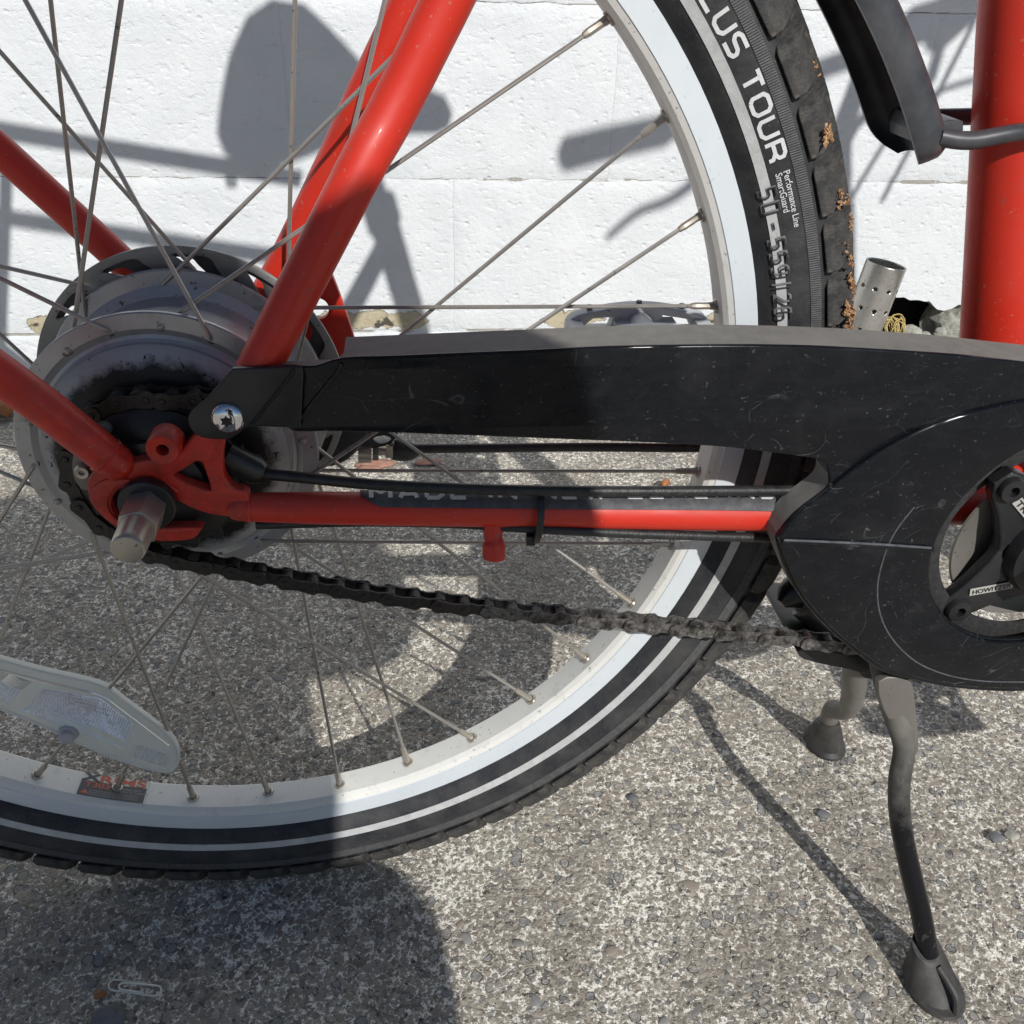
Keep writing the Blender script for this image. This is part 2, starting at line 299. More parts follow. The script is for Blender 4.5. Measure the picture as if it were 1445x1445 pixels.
# ------------------------------------------------------------------ mesh helpers
class MB:
    def __init__(s): s.v = []; s.f = []
    def add(s, v, f):
        o = len(s.v); s.v += [tuple(x) for x in v]; s.f += [tuple(i + o for i in q) for q in f]; return s
    def build(s, name, m, parent=None, smooth=True, angle=35, bevel=0.0):
        me = bpy.data.meshes.new(name); me.from_pydata(s.v, [], s.f)
        bm = bmesh.new(); bm.from_mesh(me); bmesh.ops.recalc_face_normals(bm, faces=bm.faces); bm.to_mesh(me); bm.free()
        return fin(me, name, m, parent, smooth, angle, bevel)
def fin(me, name, m, parent=None, smooth=True, angle=35, bevel=0.0):
    if m is not None:
        me.materials.clear(); me.materials.append(M[m])
    if smooth:
        me.polygons.foreach_set('use_smooth', [True] * len(me.polygons)); me.set_sharp_from_angle(angle=R(angle))
    o = bpy.data.objects.new(name, me); COL.objects.link(o)
    if parent is not None: o.parent = parent
    if bevel:
        b = o.modifiers.new('bevel', 'BEVEL'); b.width = bevel; b.segments = 2; b.limit_method = 'ANGLE'; b.angle_limit = R(40)
    return o
def copy_obj(o, parent, M4=None):
    c = o.copy(); COL.objects.link(c); c.parent = parent
    if M4 is not None: c.matrix_local = M4
    return c
def tag(o, label=None, cat=None, group=None, kind=None):
    for k, v in (('label', label), ('category', cat), ('group', group), ('kind', kind)):
        if v: o[k] = v
    return o
def empty(name, loc=(0, 0, 0), parent=None):
    o = bpy.data.objects.new(name, None); COL.objects.link(o); o.location = loc; o.empty_display_size = 0.02
    if parent is not None: o.parent = parent
    return o
def cat(pts, n=6, closed=False):
    """Catmull-Rom through the points"""
    P = [Vector(p) for p in pts]; out = []; L = len(P)
    for i in range(L if closed else L - 1):
        if closed: a, b, c, d = P[i - 1], P[i], P[(i + 1) % L], P[(i + 2) % L]
        else: a, b, c, d = P[max(i - 1, 0)], P[i], P[i + 1], P[min(i + 2, L - 1)]
        for k in range(n):
            t = k / n
            out.append(0.5 * ((2 * b) + (c - a) * t + (2 * a - 5 * b + 4 * c - d) * t * t + (3 * b - a - 3 * c + d) * t ** 3))
    if not closed: out.append(P[-1])
    return out
def tube_geo(path, r, seg=10, cyc=False, cap=True, flat=None):
    P = [Vector(p) for p in path]; n = len(P)
    rr = list(r) if isinstance(r, (list, tuple)) else [r] * n
    T = []
    for i in range(n):
        a = P[i - 1] if (i > 0 or cyc) else P[i]; b = P[(i + 1) % n] if (i < n - 1 or cyc) else P[i]
        T.append((b - a).normalized())
    u = T[0].orthogonal().normalized(); v, f = [], []
    for i in range(n):
        if i: u = (u - T[i] * u.dot(T[i])).normalized()
        w_ = T[i].cross(u)
        for k in range(seg):
            a = 2 * math.pi * k / seg
            v.append(P[i] + (u * math.cos(a) + w_ * math.sin(a)) * rr[i])
    for i in range(n if cyc else n - 1):
        for k in range(seg):
            a, b = i * seg + k, i * seg + (k + 1) % seg; c, d = ((i + 1) % n) * seg + (k + 1) % seg, ((i + 1) % n) * seg + k
            f.append((a, b, c, d))
    if cap and not cyc:
        f.append(tuple(range(seg - 1, -1, -1))); f.append(tuple((n - 1) * seg + k for k in range(seg)))
    return v, f
def tube(name, path, r, m, parent=None, seg=12, **kw):
    return MB().add(*tube_geo(path, r, seg, **kw)).build(name, m, parent)
def interp_r(r0, r1, n): return [r0 + (r1 - r0) * i / (n - 1) for i in range(n)]
def lathe_geo(prof, seg=96, c=(0, ZC), closed=True, a0=0.0, a1=2 * math.pi):
    """prof: (radius, y) pairs turned round the y axis through (c.x, c.z)"""
    full = abs(a1 - a0 - 2 * math.pi) < 1e-6; n = len(prof); v, f = [], []
    cnt = seg if full else seg + 1
    for i in range(cnt):
        a = a0 + (a1 - a0) * i / seg
        for r, y in prof: v.append((c[0] + r * math.cos(a), y, c[1] + r * math.sin(a)))
    for i in range(seg):
        j = (i + 1) % cnt
        for k in range(n if closed else n - 1):
            l = (k + 1) % n
            f.append((i * n + k, i * n + l, j * n + l, j * n + k))
    return v, f
def lathe(name, prof, m, parent=None, seg=96, c=(0, ZC), closed=True, **kw):
    return MB().add(*lathe_geo(prof, seg, c, closed)).build(name, m, parent, **kw)
def disc_prof(r, y0, y1, b=0.0006): return [(0.0001, y0), (r - b, y0), (r, y0 + b), (r, y1 - b), (r - b, y1), (0.0001, y1)]
def curve_mesh(outlines, ext, bev=0.0):
    cu = bpy.data.curves.new('tmp', 'CURVE'); cu.dimensions = '2D'; cu.fill_mode = 'BOTH'; cu.extrude = max(ext - bev, 0); cu.bevel_depth = bev; cu.bevel_resolution = 2
    if bev: cu.offset = -bev
    for ol in outlines:
        sp = cu.splines.new('POLY'); sp.points.add(len(ol) - 1); sp.use_cyclic_u = True
        for q, (x, z) in zip(sp.points, ol): q.co = (x, z, 0, 1)
    return realise(cu)
def realise(cu):
    o = bpy.data.objects.new('tmp', cu); COL.objects.link(o); bpy.context.view_layer.update()
    me = bpy.data.meshes.new_from_object(o.evaluated_get(bpy.context.evaluated_depsgraph_get()))
    bpy.data.objects.remove(o); bpy.data.curves.remove(cu); return me
def plate(name, outlines, y0, y1, m, parent=None, bev=0.0005, angle=30):
    """flat piece cut to outlines (x, z), standing between y0 and y1; further outlines are holes"""
    outlines = [[(p[0], p[1]) for p in o] for o in outlines]
    me = curve_mesh(outlines, abs(y1 - y0) / 2, bev); yc = (y0 + y1) / 2
    me.transform(Matrix(((1, 0, 0, 0), (0, 0, -1, yc), (0, 1, 0, 0), (0, 0, 0, 1))))
    bm = bmesh.new(); bm.from_mesh(me); bmesh.ops.remove_doubles(bm, verts=bm.verts, dist=1e-6); bm.to_mesh(me); bm.free()
    return fin(me, name, m, parent, True, angle)
def text_mesh(body, size, bold=0.0, ext=0.0, sx=1.0, align='LEFT', spacing=1.0, shear=0.0):
    cu = bpy.data.curves.new('tmp', 'FONT'); cu.body = body; cu.size = size; cu.offset = bold; cu.extrude = ext; cu.align_x = align; cu.space_character = spacing; cu.shear = shear
    cu.resolution_u = 4
    me = realise(cu); me.transform(Matrix.Diagonal((sx, 1, 1, 1))); return me
SF = {  # stroke letters: (width, polylines) on a unit high grid
 'M': (1.05, [[(0, 0), (0, 1), (.52, .42), (1.05, 1), (1.05, 0)]]), 'A': (.95, [[(0, 0), (.40, 1), (.55, 1), (.95, 0)], [(.17, .30), (.78, .30)]]), 'R': (.86, [[(0, 0), (0, 1), (.66, 1), (.86, .86), (.86, .60), (.66, .44), (0, .44)], [(.56, .44), (.86, .24), (.86, 0)]]),
 'T': (.86, [[(0, 1), (.86, 1)], [(.43, 1), (.43, 0)]]), 'H': (.86, [[(0, 0), (0, 1)], [(.86, 0), (.86, 1)], [(0, .5), (.86, .5)]]), 'O': (.92, [[(.2, 0), (.72, 0), (.92, .18), (.92, .82), (.72, 1), (.2, 1), (0, .82), (0, .18), (.2, 0)]]), 'N': (.88, [[(0, 0), (0, 1), (.88, 0), (.88, 1)]]),
 'P': (.84, [[(0, 0), (0, 1), (.64, 1), (.84, .86), (.84, .56), (.64, .40), (0, .40)]]), 'L': (.72, [[(0, 1), (0, 0), (.72, 0)]]), 'U': (.88, [[(0, 1), (0, .18), (.2, 0), (.68, 0), (.88, .18), (.88, 1)]]), 'S': (.84, [[(.84, 1), (.2, 1), (0, .86), (0, .66), (.16, .52), (.68, .48), (.84, .34), (.84, .14), (.64, 0), (0, 0)]]),
 'D': (.88, [[(0, 0), (0, 1), (.62, 1), (.88, .78), (.88, .22), (.62, 0), (0, 0)]]), 'E': (.76, [[(.76, 1), (0, 1), (0, 0), (.76, 0)], [(0, .5), (.66, .5)]]), 'I': (.0, [[(0, 0), (0, 1)]]), 'W': (1.2, [[(0, 1), (.3, 0), (.6, .8), (.9, 0), (1.2, 1)]]), 'Z': (.80, [[(0, 1), (.80, 1), (0, 0), (.80, 0)]]),
 'X': (.84, [[(0, 0), (.84, 1)], [(0, 1), (.84, 0)]]), 'Y': (.84, [[(0, 1), (.42, .48), (.84, 1)], [(.42, .48), (.42, 0)]]), '3': (.72, [[(0, 1), (.72, 1), (.72, 0), (0, 0)], [(.14, .52), (.72, .52)]]), '0': (.74, [[(0, 0), (.74, 0), (.74, 1), (0, 1), (0, 0)]]), 'V': (.9, [[(0, 1), (.45, 0), (.9, 1)]]),
 '5': (.70, [[(.70, 1), (0, 1), (0, .56), (.5, .58), (.70, .44), (.70, .16), (.52, 0), (0, 0)]]), '9': (.72, [[(.72, .5), (.18, .46), (0, .60), (0, .86), (.18, 1), (.54, 1), (.72, .86), (.72, .2), (.54, 0), (.06, 0)]]), '-': (.5, [[(0, .45), (.5, .45)]]), '|': (.0, [[(0, -.1), (0, 1.1)]]), '2': (.70, [[(0, .86), (.16, 1), (.54, 1), (.70, .84), (.70, .60), (0, 0), (.70, 0)]]), '6': (.72, [[(.66, 1), (.18, 1), (0, .8), (0, .14), (.18, 0), (.54, 0), (.72, .14), (.72, .38), (.54, .52), (0, .5)]]), '.': (.0, [[(0, 0), (0, .02)]]), '=': (.5, [[(0, .4), (.5, .4)], [(0, .6), (.5, .6)]])}
def stroke_mesh(body, h, wd, sx=1.0, gap=0.42, space=0.75):
    """bold lettering: each stroke a strip of width wd with rounded joints, in the xy plane; h is the cap height"""
    mb = MB(); x = 0.0; hh = h - wd
    for ch in body:
        if ch == ' ': x += space * hh * sx; continue
        w_, lines = SF[ch]
        for L in lines:
            P = [Vector((x + a * hh * sx, wd / 2 + b * hh, 0)) for a, b in L]
            for a, b in zip(P, P[1:]):
                n_ = max(1, int((b - a).length / 0.0016)); d = (b - a).normalized(); nn = Vector((-d.y, d.x, 0)) * wd / 2
                v = [a.lerp(b, i / n_) + nn * s for i in range(n_ + 1) for s in (-1, 1)]
                mb.add(v, [(2 * i, 2 * i + 2, 2 * i + 3, 2 * i + 1) for i in range(n_)])
            for q in P[1:-1]: mb.add([q + Vector((math.cos(k * .785) * wd / 2, math.sin(k * .785) * wd / 2, 0.00001)) for k in range(8)], [tuple(range(8))])
        x += w_ * hh * sx + gap * hh + wd * .5
    me = bpy.data.meshes.new('lettering'); me.from_pydata(mb.v, [], mb.f); me['len'] = x; return me
def circ(cx, cz, r, n=40, a0=0, a1=360): return [(cx + r * math.cos(R(a0 + (a1 - a0) * i / n)), cz + r * math.sin(R(a0 + (a1 - a0) * i / n))) for i in range(n)]
def arc(cx, cz, r, a0, a1, n): return [(cx + r * math.cos(R(a0 + (a1 - a0) * i / n)), cz + r * math.sin(R(a0 + (a1 - a0) * i / n))) for i in range(n + 1)]
def cat2(pts, n=6, closed=False): return [(q.x, q.y) for q in cat([(a, b, 0) for a, b in pts], n, closed)]
def polar(r, deg, y): return Vector((r * math.cos(R(deg)), y, ZC + r * math.sin(R(deg))))
def box_geo(x0, x1, y0, y1, z0, z1):
    v = [(x, y, z) for x in (x0, x1) for y in (y0, y1) for z in (z0, z1)]
    return v, [(0, 1, 3, 2), (4, 6, 7, 5), (0, 4, 5, 1), (2, 3, 7, 6), (0, 2, 6, 4), (1, 5, 7, 3)]

# ------------------------------------------------------------------ ground
def build_ground():
    nx, ny = 400, 400
    xs = np.linspace(-1.2, 1.6, nx); ys = np.linspace(-1.6, 1.0, ny)
    v = [(x, y, 0.0) for y in ys for x in xs]
    for i, (x, y, _) in enumerate(v):
        h = mnoise.noise((x * 45, y * 45, 0)) * 0.0010 + mnoise.noise((x * 110, y * 110, 3)) * 0.0007 - 0.0012
        e = min(1, (x + 1.2) / .1, (1.6 - x) / .1, (y + 1.6) / .1, (1.0 - y) / .1)
        v[i] = (x, y, h * max(e, 0))
    f = [(j * nx + i, j * nx + i + 1, (j + 1) * nx + i + 1, (j + 1) * nx + i) for j in range(ny - 1) for i in range(nx - 1)]
    mb = MB().add(v, f)
    B = 200.0; x0, x1, y0, y1 = -1.2, 1.6, -1.6, 1.0
    for q in (((-B, -B), (B, -B), (B, y0), (-B, y0)), ((-B, y1), (B, y1), (B, B), (-B, B)), ((-B, y0), (x0, y0), (x0, y1), (-B, y1)), ((x1, y0), (B, y0), (B, y1), (x1, y1))):
        mb.add([(a, b, 0) for a, b in q], [(0, 1, 2, 3)])
    g = mb.build('ground', 'ground', smooth=True, angle=180); g['kind'] = 'structure'
    # larger flat stones worn flush in the concrete, each a piece of the ground
    meshes = []
    for k in range(8):
        bm = bmesh.new(); bmesh.ops.create_icosphere(bm, subdivisions=2, radius=1.0)
        rnd = random.Random(k)
        off = Vector((rnd.uniform(0, 50), rnd.uniform(0, 50), rnd.uniform(0, 50)))
        for q in bm.verts:
            q.co *= 1 + 0.35 * mnoise.noise(q.co * 1.1 + off) + 0.12 * mnoise.noise(q.co * 3 + off)
            if q.co.z > 0.55: q.co.z = 0.55 + (q.co.z - 0.55) * 0.2
        me = bpy.data.meshes.new('embedded_stone'); bm.to_mesh(me); bm.free()
        me.polygons.foreach_set('use_smooth', [True] * len(me.polygons)); me.materials.append(STONES[k % len(STONES)]); meshes.append(me)
    rnd = random.Random(11); placed = 0
    while placed < 290:
        x = rnd.uniform(-0.42, 0.62); y = rnd.uniform(-0.19, 0.62)
        if y < 0.1 and x > 0.75: continue
        s = rnd.choice((0.0018, 0.0020, 0.0022, 0.0025, 0.0028, 0.0032, 0.0038)) * rnd.uniform(0.85, 1.2)
        o = bpy.data.objects.new('embedded_stone', meshes[rnd.randrange(8)]); COL.objects.link(o); o.parent = g
        o.location = (x, y, -0.0019 - 0.0005 * rnd.random()); o.rotation_euler = (0, 0, rnd.uniform(0, 6.28)); o.scale = (s * rnd.uniform(1.0, 1.7), s, 0.0028)
        placed += 1
    grit = MB(); rnd = random.Random(21)
    for _ in range(3200):
        x, y = rnd.uniform(-.45, .68), rnd.uniform(-.22, .72); e = rnd.choice((.0005, .0006, .0008, .001, .0013)) * rnd.uniform(.8, 1.2)
        v = [Vector((x, y, -.0002)) + Vector((rnd.uniform(-1, 1), rnd.uniform(-1, 1), rnd.uniform(-.5, 1))) * e for _ in range(5)]
        grit.add(v, [(0, 1, 2), (0, 2, 3), (0, 3, 1), (4, 1, 2), (4, 2, 3), (4, 3, 1)])
    o = grit.build('grit', None, g, smooth=False); o.data.materials.append(STONES[3]); o['kind'] = 'stuff'
    return g
STONES = [m_mottled('stone_blue_grey', (0.20, 0.205, 0.20), (0.30, 0.295, 0.28), 160, 0.8), m_mottled('stone_slate', (0.17, 0.165, 0.155), (0.26, 0.25, 0.23), 160, 0.8),
          m_mottled('stone_brown', (0.25, 0.205, 0.165), (0.36, 0.30, 0.25), 160, 0.8), m_mottled('stone_grey', (0.24, 0.235, 0.215), (0.34, 0.33, 0.30), 160, 0.8)]
build_ground()

# ------------------------------------------------------------------ wall of painted concrete blocks
wall = tag(empty('wall', (0.2, WY, 0)), 'white painted concrete block wall with peeling paint behind the bicycle', 'wall')
def hole_z(x, z):
    """raises the lower edge of the broken block above the hole"""
    if 0.735 < x < 0.95:
        t = [(0.735, 0.066), (0.755, 0.098), (0.803, 0.109), (0.834, 0.104), (0.857, 0.102), (0.872, 0.090), (0.884, 0.087), (0.90, 0.094), (0.92, 0.094), (0.95, 0.066)]
        for (a, za), (b, zb) in zip(t, t[1:]):
            if a <= x <= b: return max(z, za + (zb - za) * (x - a) / (b - a) + 0.004 * mnoise.noise((x * 90, 0, 0)))
    return z
def block(x0, x1, z0, z1, broken=False, jag=0.0022):
    nx = 110 if broken else 84; nz = 22; d = 0.10; v, f = [], []
    for j in range(nz + 1):
        for i in range(nx + 1):
            u, t = i / nx, j / nz
            x = x0 + (x1 - x0) * u; z = z0 + (z1 - z0) * t
            ex = min(x - x0, x1 - x); ez = min(z - z0, z1 - z); e = min(ex * 2.2, ez)
            dy = 0.0
            if ez < 0.005: dy = 0.0022 * (1 - ez / 0.005) ** 2 * (0.6 + 0.8 * mnoise.noise((x * 12, z * 3, 4)))
            if ex < 0.004: dy = max(dy, 0.0008 * (1 - ex / 0.004) ** 2)
            dy += 0.0010 * mnoise.noise((x * 22, z * 22, 1)) + 0.0005 * mnoise.noise((x * 70, z * 70, 2))
            if j in (0, nz): z += (jag * mnoise.noise((x * 34, 0, 7)) + 0.5 * jag * mnoise.noise((x * 110, 0, 3))) * (1 if 0.2 < z < 1.3 else 0.3)
            if i in (0, nx): x += jag * 0.7 * mnoise.noise((x * 9, z * 80, 5))
            if broken: z = hole_z(x, z)
            v.append((x, WY + dy, z))
    W = nx + 1; nf = len(v)
    for j in range(nz):
        for i in range(nx): f.append((j * W + i, j * W + i + 1, (j + 1) * W + i + 1, (j + 1) * W + i))
    ring = [i for i in range(W)] + [j * W + nx for j in range(1, nz + 1)] + [nz * W + i for i in range(nx - 1, -1, -1)] + [j * W for j in range(nz - 1, 0, -1)]
    for k in ring: v.append((v[k][0], WY + d, v[k][2]))
    L = len(ring)
    for k in range(L): f.append((ring[k], ring[(k + 1) % L], nf + (k + 1) % L, nf + k))
    o = MB().add(v, f).build('block', 'wall', wall, angle=50); o.location = -wall.location; return o
g1, g2 = 0.0008, 0.0001
courses = [(0.0, 0.062, 0.02), (0.066, 0.2673, 0.17), (0.2687, 0.4673, 0.37), (0.4687, 0.6673, 0.17), (0.6687, 0.8673, 0.37), (0.8687, 1.0673, 0.17), (1.0687, 1.2673, 0.37)]
for ci, (z0, z1, ph) in enumerate(courses):
    x = ph - 0.4 * 5
    while x < 2.4:
        a, b = x + g2, x + 0.4 - g2
        if ci == 0 and a < 0.92 and b > 0.74:
            if a < 0.72: block(a, 0.735, z0, z1)
            if b > 0.93: block(0.935, b, z0, z1)
        else: block(a, b, z0, z1, broken=(ci == 1 and a < 0.75 < b))
        x += 0.4
mo = MB()
for (a, b) in ((-1.9, 0.74), (0.935, 2.45)): mo.add(*box_geo(a, b, WY + 0.0025, WY + 0.09, 0.0, 0.0665))
mo.add(*box_geo(-1.9, 2.45, WY + 0.0016, WY + 0.09, 0.2655, 0.2705)); mo.add(*box_geo(-1.9, 2.45, WY + 0.0022, WY + 0.09, 0.4655, 0.4705))
for z in (0.668, 0.868, 1.068): mo.add(*box_geo(-1.9, 2.45, WY + 0.0022, WY + 0.09, z - .0025, z + .0025))
o = mo.build('mortar', 'mortar', wall, smooth=False); o.location = -wall.location
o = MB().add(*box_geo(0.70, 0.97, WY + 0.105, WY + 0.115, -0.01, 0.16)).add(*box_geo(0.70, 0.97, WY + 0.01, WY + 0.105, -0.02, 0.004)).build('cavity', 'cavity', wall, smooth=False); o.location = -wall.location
def rock(name, c, s, m, parent=None, seed=0, sub=3, amp=0.35):
    bm = bmesh.new(); bmesh.ops.create_icosphere(bm, subdivisions=sub, radius=1.0); off = Vector((seed * 7.1, seed * 3.3, seed))
    for q in bm.verts:
        q.co *= 1 + amp * mnoise.noise(q.co * 1.3 + off) + amp * 0.5 * mnoise.noise(q.co * 3.7 + off)
        q.co = Vector((q.co.x * s[0], q.co.y * s[1], q.co.z * s[2]))
    me = bpy.data.meshes.new(name); bm.to_mesh(me); bm.free()
    o = fin(me, name, m, parent, True, 28); o.location = Vector(c) - (parent.location if parent else Vector()); return o
rock('broken_block_stub', (0.915, WY + 0.03, 0.055), (0.036, 0.035, 0.042), 'stone_wall', wall, 3)
for k, (dx, dz, s) in enumerate(((0.0, 0.0, 0.012), (0.022, -0.006, 0.009), (-0.03, -0.012, 0.010), (0.045, 0.0, 0.008))):
    rock('rubble', (0.835 + dx, WY - 0.012, 0.058 + dz), (s * 1.3, s, s), 'stone_wall', wall, 10 + k, 2)

# ------------------------------------------------------------------ the bicycle
bike = tag(empty('bicycle', (0, 0, 0)), 'red bicycle with black chain guard standing on its two legged kickstand before the white wall', 'bicycle')

# --- rear wheel
TY = [(0.2825, .0122), (0.2855, .0152), (0.2875, .0172), (0.2899, .0189), (0.2949, .0203), (0.300, .0214), (0.305, .0221), (0.309, .0223), (0.3118, .0219), (0.3138, .0206), (0.3160, .0186), (0.3195, .0155), (0.3230, .0112), (0.3250, .0060), (0.3256, .0)]
def tyre_y(r):
    for (a, ya), (b, yb) in zip(TY, TY[1:]):
        if a <= r <= b: return ya + (yb - ya) * (r - a) / (b - a)
    return TY[0][1] if r < TY[0][0] else 0.0
wheel = empty('wheel', (0, 0, ZC), bike)
def wp(o): o.location = Vector((0, 0, -ZC)) if o.parent is wheel else o.location; return o
near = [(r, -y) for r, y in TY]; far = [(r, y) for r, y in reversed(TY[:-1])]
wp(lathe('tyre', near + far, 'rubber', wheel, seg=180, angle=60))
wp(lathe('reflective_stripe', [(0.2902, -.0194), (0.2924, -.0200), (0.2945, -.0206), (0.2944, -.0200), (0.2924, -.0194), (0.2904, -.0188)], 'stripe', wheel, seg=180))
rib = MB()
for i in range(1800):
    a = 2 * math.pi * i / 1800; da = 2 * math.pi / 1800 * 0.27; q = []
    for r in (0.3050, 0.3100):
        for s in (-1, 1):
            aa = a + s * da - (r - 0.3050) * 0.35
            for off in (0.0, 0.0008): q.append((r * math.cos(aa), -(tyre_y(r) + off * .7 - 0.00005), ZC + r * math.sin(aa)))
    rib.add(q, [(0, 2, 6, 4), (1, 5, 7, 3), (0, 1, 3, 2), (4, 6, 7, 5), (0, 4, 5, 1), (2, 3, 7, 6)])
o = wp(rib.build('sidewall_ribs', 'rib', wheel, smooth=False)); o['kind'] = 'stuff'
# tread blocks: one shoulder block and one centre block, copied round the tyre
def tread(prof, half, skew, taper=0.85):
    """prof: closed (r, y) section; block spans +-half degrees"""
    v = []
    n = len(prof)
    rm = sum(r for r, y in prof) / n
    for s in (-1, 1):
        for r, y in prof:
            k = taper if r > rm else 1.0
            a = R(s * half * k + skew * y * 1000)
            v.append((r * math.cos(a), y, r * math.sin(a)))
    f = [tuple(range(n - 1, -1, -1)), tuple(range(n, 2 * n))] + [(i, (i + 1) % n, n + (i + 1) % n, n + i) for i in range(n)]
    return v, f
def ring_blocks(prof, half, skew, count, phase):
    first = None
    for i in range(count):
        a = R(phase + 360.0 * i / count)
        mt = Matrix.Rotation(-a, 4, 'Y')
        if first is None:
            first = MB().add(*tread(prof, half, skew)).build('tread_block', 'tread', wheel, angle=25, bevel=0.0007); first.matrix_local = mt
        else: copy_obj(first, wheel, mt)
sh = [(0.3122, -.0238), (0.3180, -.0236), (0.3238, -.0212), (0.3277, -.0168), (0.3300, -.0118), (0.3225, -.0108), (0.3185, -.0155), (0.3138, -.0195)]
ring_blocks(sh, 1.88, 0.10, 75, -47.9)
ring_blocks([(r, -y) for r, y in sh], 1.88, 0.10, 75, -45.5)
ring_blocks([(0.3238, -.0095), (0.3312, -.0085), (0.3320, 0.0), (0.3312, .0085), (0.3238, .0095), (0.325, 0.0)], 1.75, 0.13, 75, -46.7)
# rim: grey bed and a paler machined braking track on each side
wp(lathe('rim', [(0.2838, -.0095), (0.2722, -.0122), (0.2695, -.0108), (0.2675, -.0085), (0.2672, -.003), (0.2672, .003), (0.2675, .0085), (0.2695, .0108), (0.2722, .0122), (0.2838, .0095)], 'rim', wheel, seg=180, angle=18))
for s in (-1, 1):
    wp(lathe('braking_track', [(0.2720, s * .0121), (0.2724, s * .0127), (0.2842, s * .0127), (0.2850, s * .0122), (0.2848, s * .0100), (0.2720, s * .0110)], 'brake', wheel, seg=180, angle=30))
# joint of the rim
# hub
hubp = [(0.020, -.034), (0.0455, -.0335), (0.0535, -.0315), (0.0560, -.0285), (0.0575, -.0278), (0.0605, -.0290), (0.0672, -.0285), (0.0677, -.0278), (0.0677, -.0262), (0.0670, -.0255), (0.0615, -.0245), (0.0575, -.0215), (0.0560, -.016), (0.0555, .014), (0.0575, .0200), (0.0620, .0238), (0.0685, .0248), (0.0690, .0255), (0.0690, .0272), (0.0683, .0280), (0.0600, .0290), (0.0550, .033), (0.020, .034)]
wp(lathe('hub', hubp, 'hub', wheel, seg=128, angle=25))
hc = lathe('hub_cover', [(0.018, -.0405), (0.040, -.0395), (0.0480, -.0372), (0.0535, -.0340), (0.0548, -.0325), (0.0548, -.030), (0.018, -.030)], 'hubcover', wheel, seg=128, c=(0, 0), angle=40)
# spoke holes, spoke heads and spokes
NH, FH, RH = 4.2, 14.5, 2.5          # hole phases: near flange, far flange, rim
first = {}
hole_me = None
def eyel():
    return lathe_geo([(0.0016, 0), (0.0036, 0), (0.0033, .0009), (0.0024, .0011)], 16, (0, 0))
sp_first = nip_first = eye_first = head_first = hole_first = None
def orient(z, x=None):
    z = Vector(z).normalized(); return z.to_track_quat('Z', 'Y').to_matrix().to_4x4()
NIP = MB().add(*tube_geo([(0, 0, 0), (0, 0, .0035), (0, 0, .0042), (0, 0, .0105), (0, 0, .0112), (0, 0, .0135)], [.0020, .0020, .0018, .0018, .0018, .0014], 8))
EYE = MB()
_v, _f = eyel(); EYE.add([(x, z, y) for x, y, z in _v], _f)
for i in range(36):
    ang = -117.5 + 10 * i; k = i % 4
    side = -1 if k in (0, 2) else 1; off = 41.5 if k == 0 else (-38.5 if k == 2 else (42 if k == 1 else -36 - 2))
    ph = NH if side < 0 else FH
    hole = round((ang + off - ph) / 20.0) * 20 + ph
    fy = -0.0272 if side < 0 else 0.0265; fr = 0.0612 if side < 0 else 0.0615
    outside = (k == 2) if side < 0 else (k == 3)           # which face of the flange the spoke leaves from
    yh = fy + (0.0022 if (outside == (side > 0)) else -0.0022)
    A = polar(fr, hole, yh); B = polar(0.2672, ang, side * 0.0012)
    d = (B - A).normalized()
    inn = polar(fr, hole, fy + (fy - yh) * 0.9)
    S0 = A + d * 0.004
    tip = B - d * 0.012
    bow = 0.0
    o = tube('spoke', [inn, A * 0.75 + inn * 0.25, A + d * 0.0016, S0, A + (tip - A) * .5, tip], 0.00100, 'spoke', wheel, seg=8); wp(o)
    mt = Matrix.Translation(B - Vector((0, 0, ZC)) + d * 0.001) @ orient(-d)
    if nip_first is None: nip_first = NIP.build('nipple', 'nipple', wheel); nip_first.matrix_local = mt
    else: copy_obj(nip_first, wheel, mt)
    rad = Vector((-math.cos(R(ang)), 0, -math.sin(R(ang))))
    mt = Matrix.Translation(polar(0.2671, ang, side * 0.0012) - Vector((0, 0, ZC))) @ orient(rad)
    if eye_first is None: eye_first = EYE.build('eyelet', 'nut', wheel); eye_first.matrix_local = mt
    else: copy_obj(eye_first, wheel, mt)
    # dark hole behind the bend, or the round head on the other face
    hy = -1 if (yh < fy) else 1
    face = fy + (fy - yh) / abs(fy - yh) * 0.0017
    c = polar(fr, hole, fy - 0.0002 * 0)
    mt = Matrix.Translation(polar(fr, hole, fy) - Vector((0, 0, ZC)))
    if hole_first is None:
        hole_first = MB().add(*lathe_geo([(0.0001, -.00152), (0.0021, -.00152), (0.0021, .00152), (0.0001, .00152)], 14, (0, 0))).build('spoke_hole', 'grease', wheel); hole_first.matrix_local = mt
    else: copy_obj(hole_first, wheel, mt)
    mt = Matrix.Translation(polar(fr, hole, fy - hy * 0.0013) - Vector((0, 0, ZC))) @ (Matrix.Identity(4) if hy > 0 else Matrix.Rotation(math.pi, 4, 'X'))
    if head_first is None:
        head_first = MB().add(*lathe_geo([(0.0001, -.0014), (0.0008, -.0013), (0.0015, -.0009), (0.0019, -.0002), (0.0019, .0004), (0.0001, .0004)], 14, (0, 0))).build('spoke_head', 'spoke', wheel); head_first.matrix_local = mt
    else: copy_obj(head_first, wheel, mt)
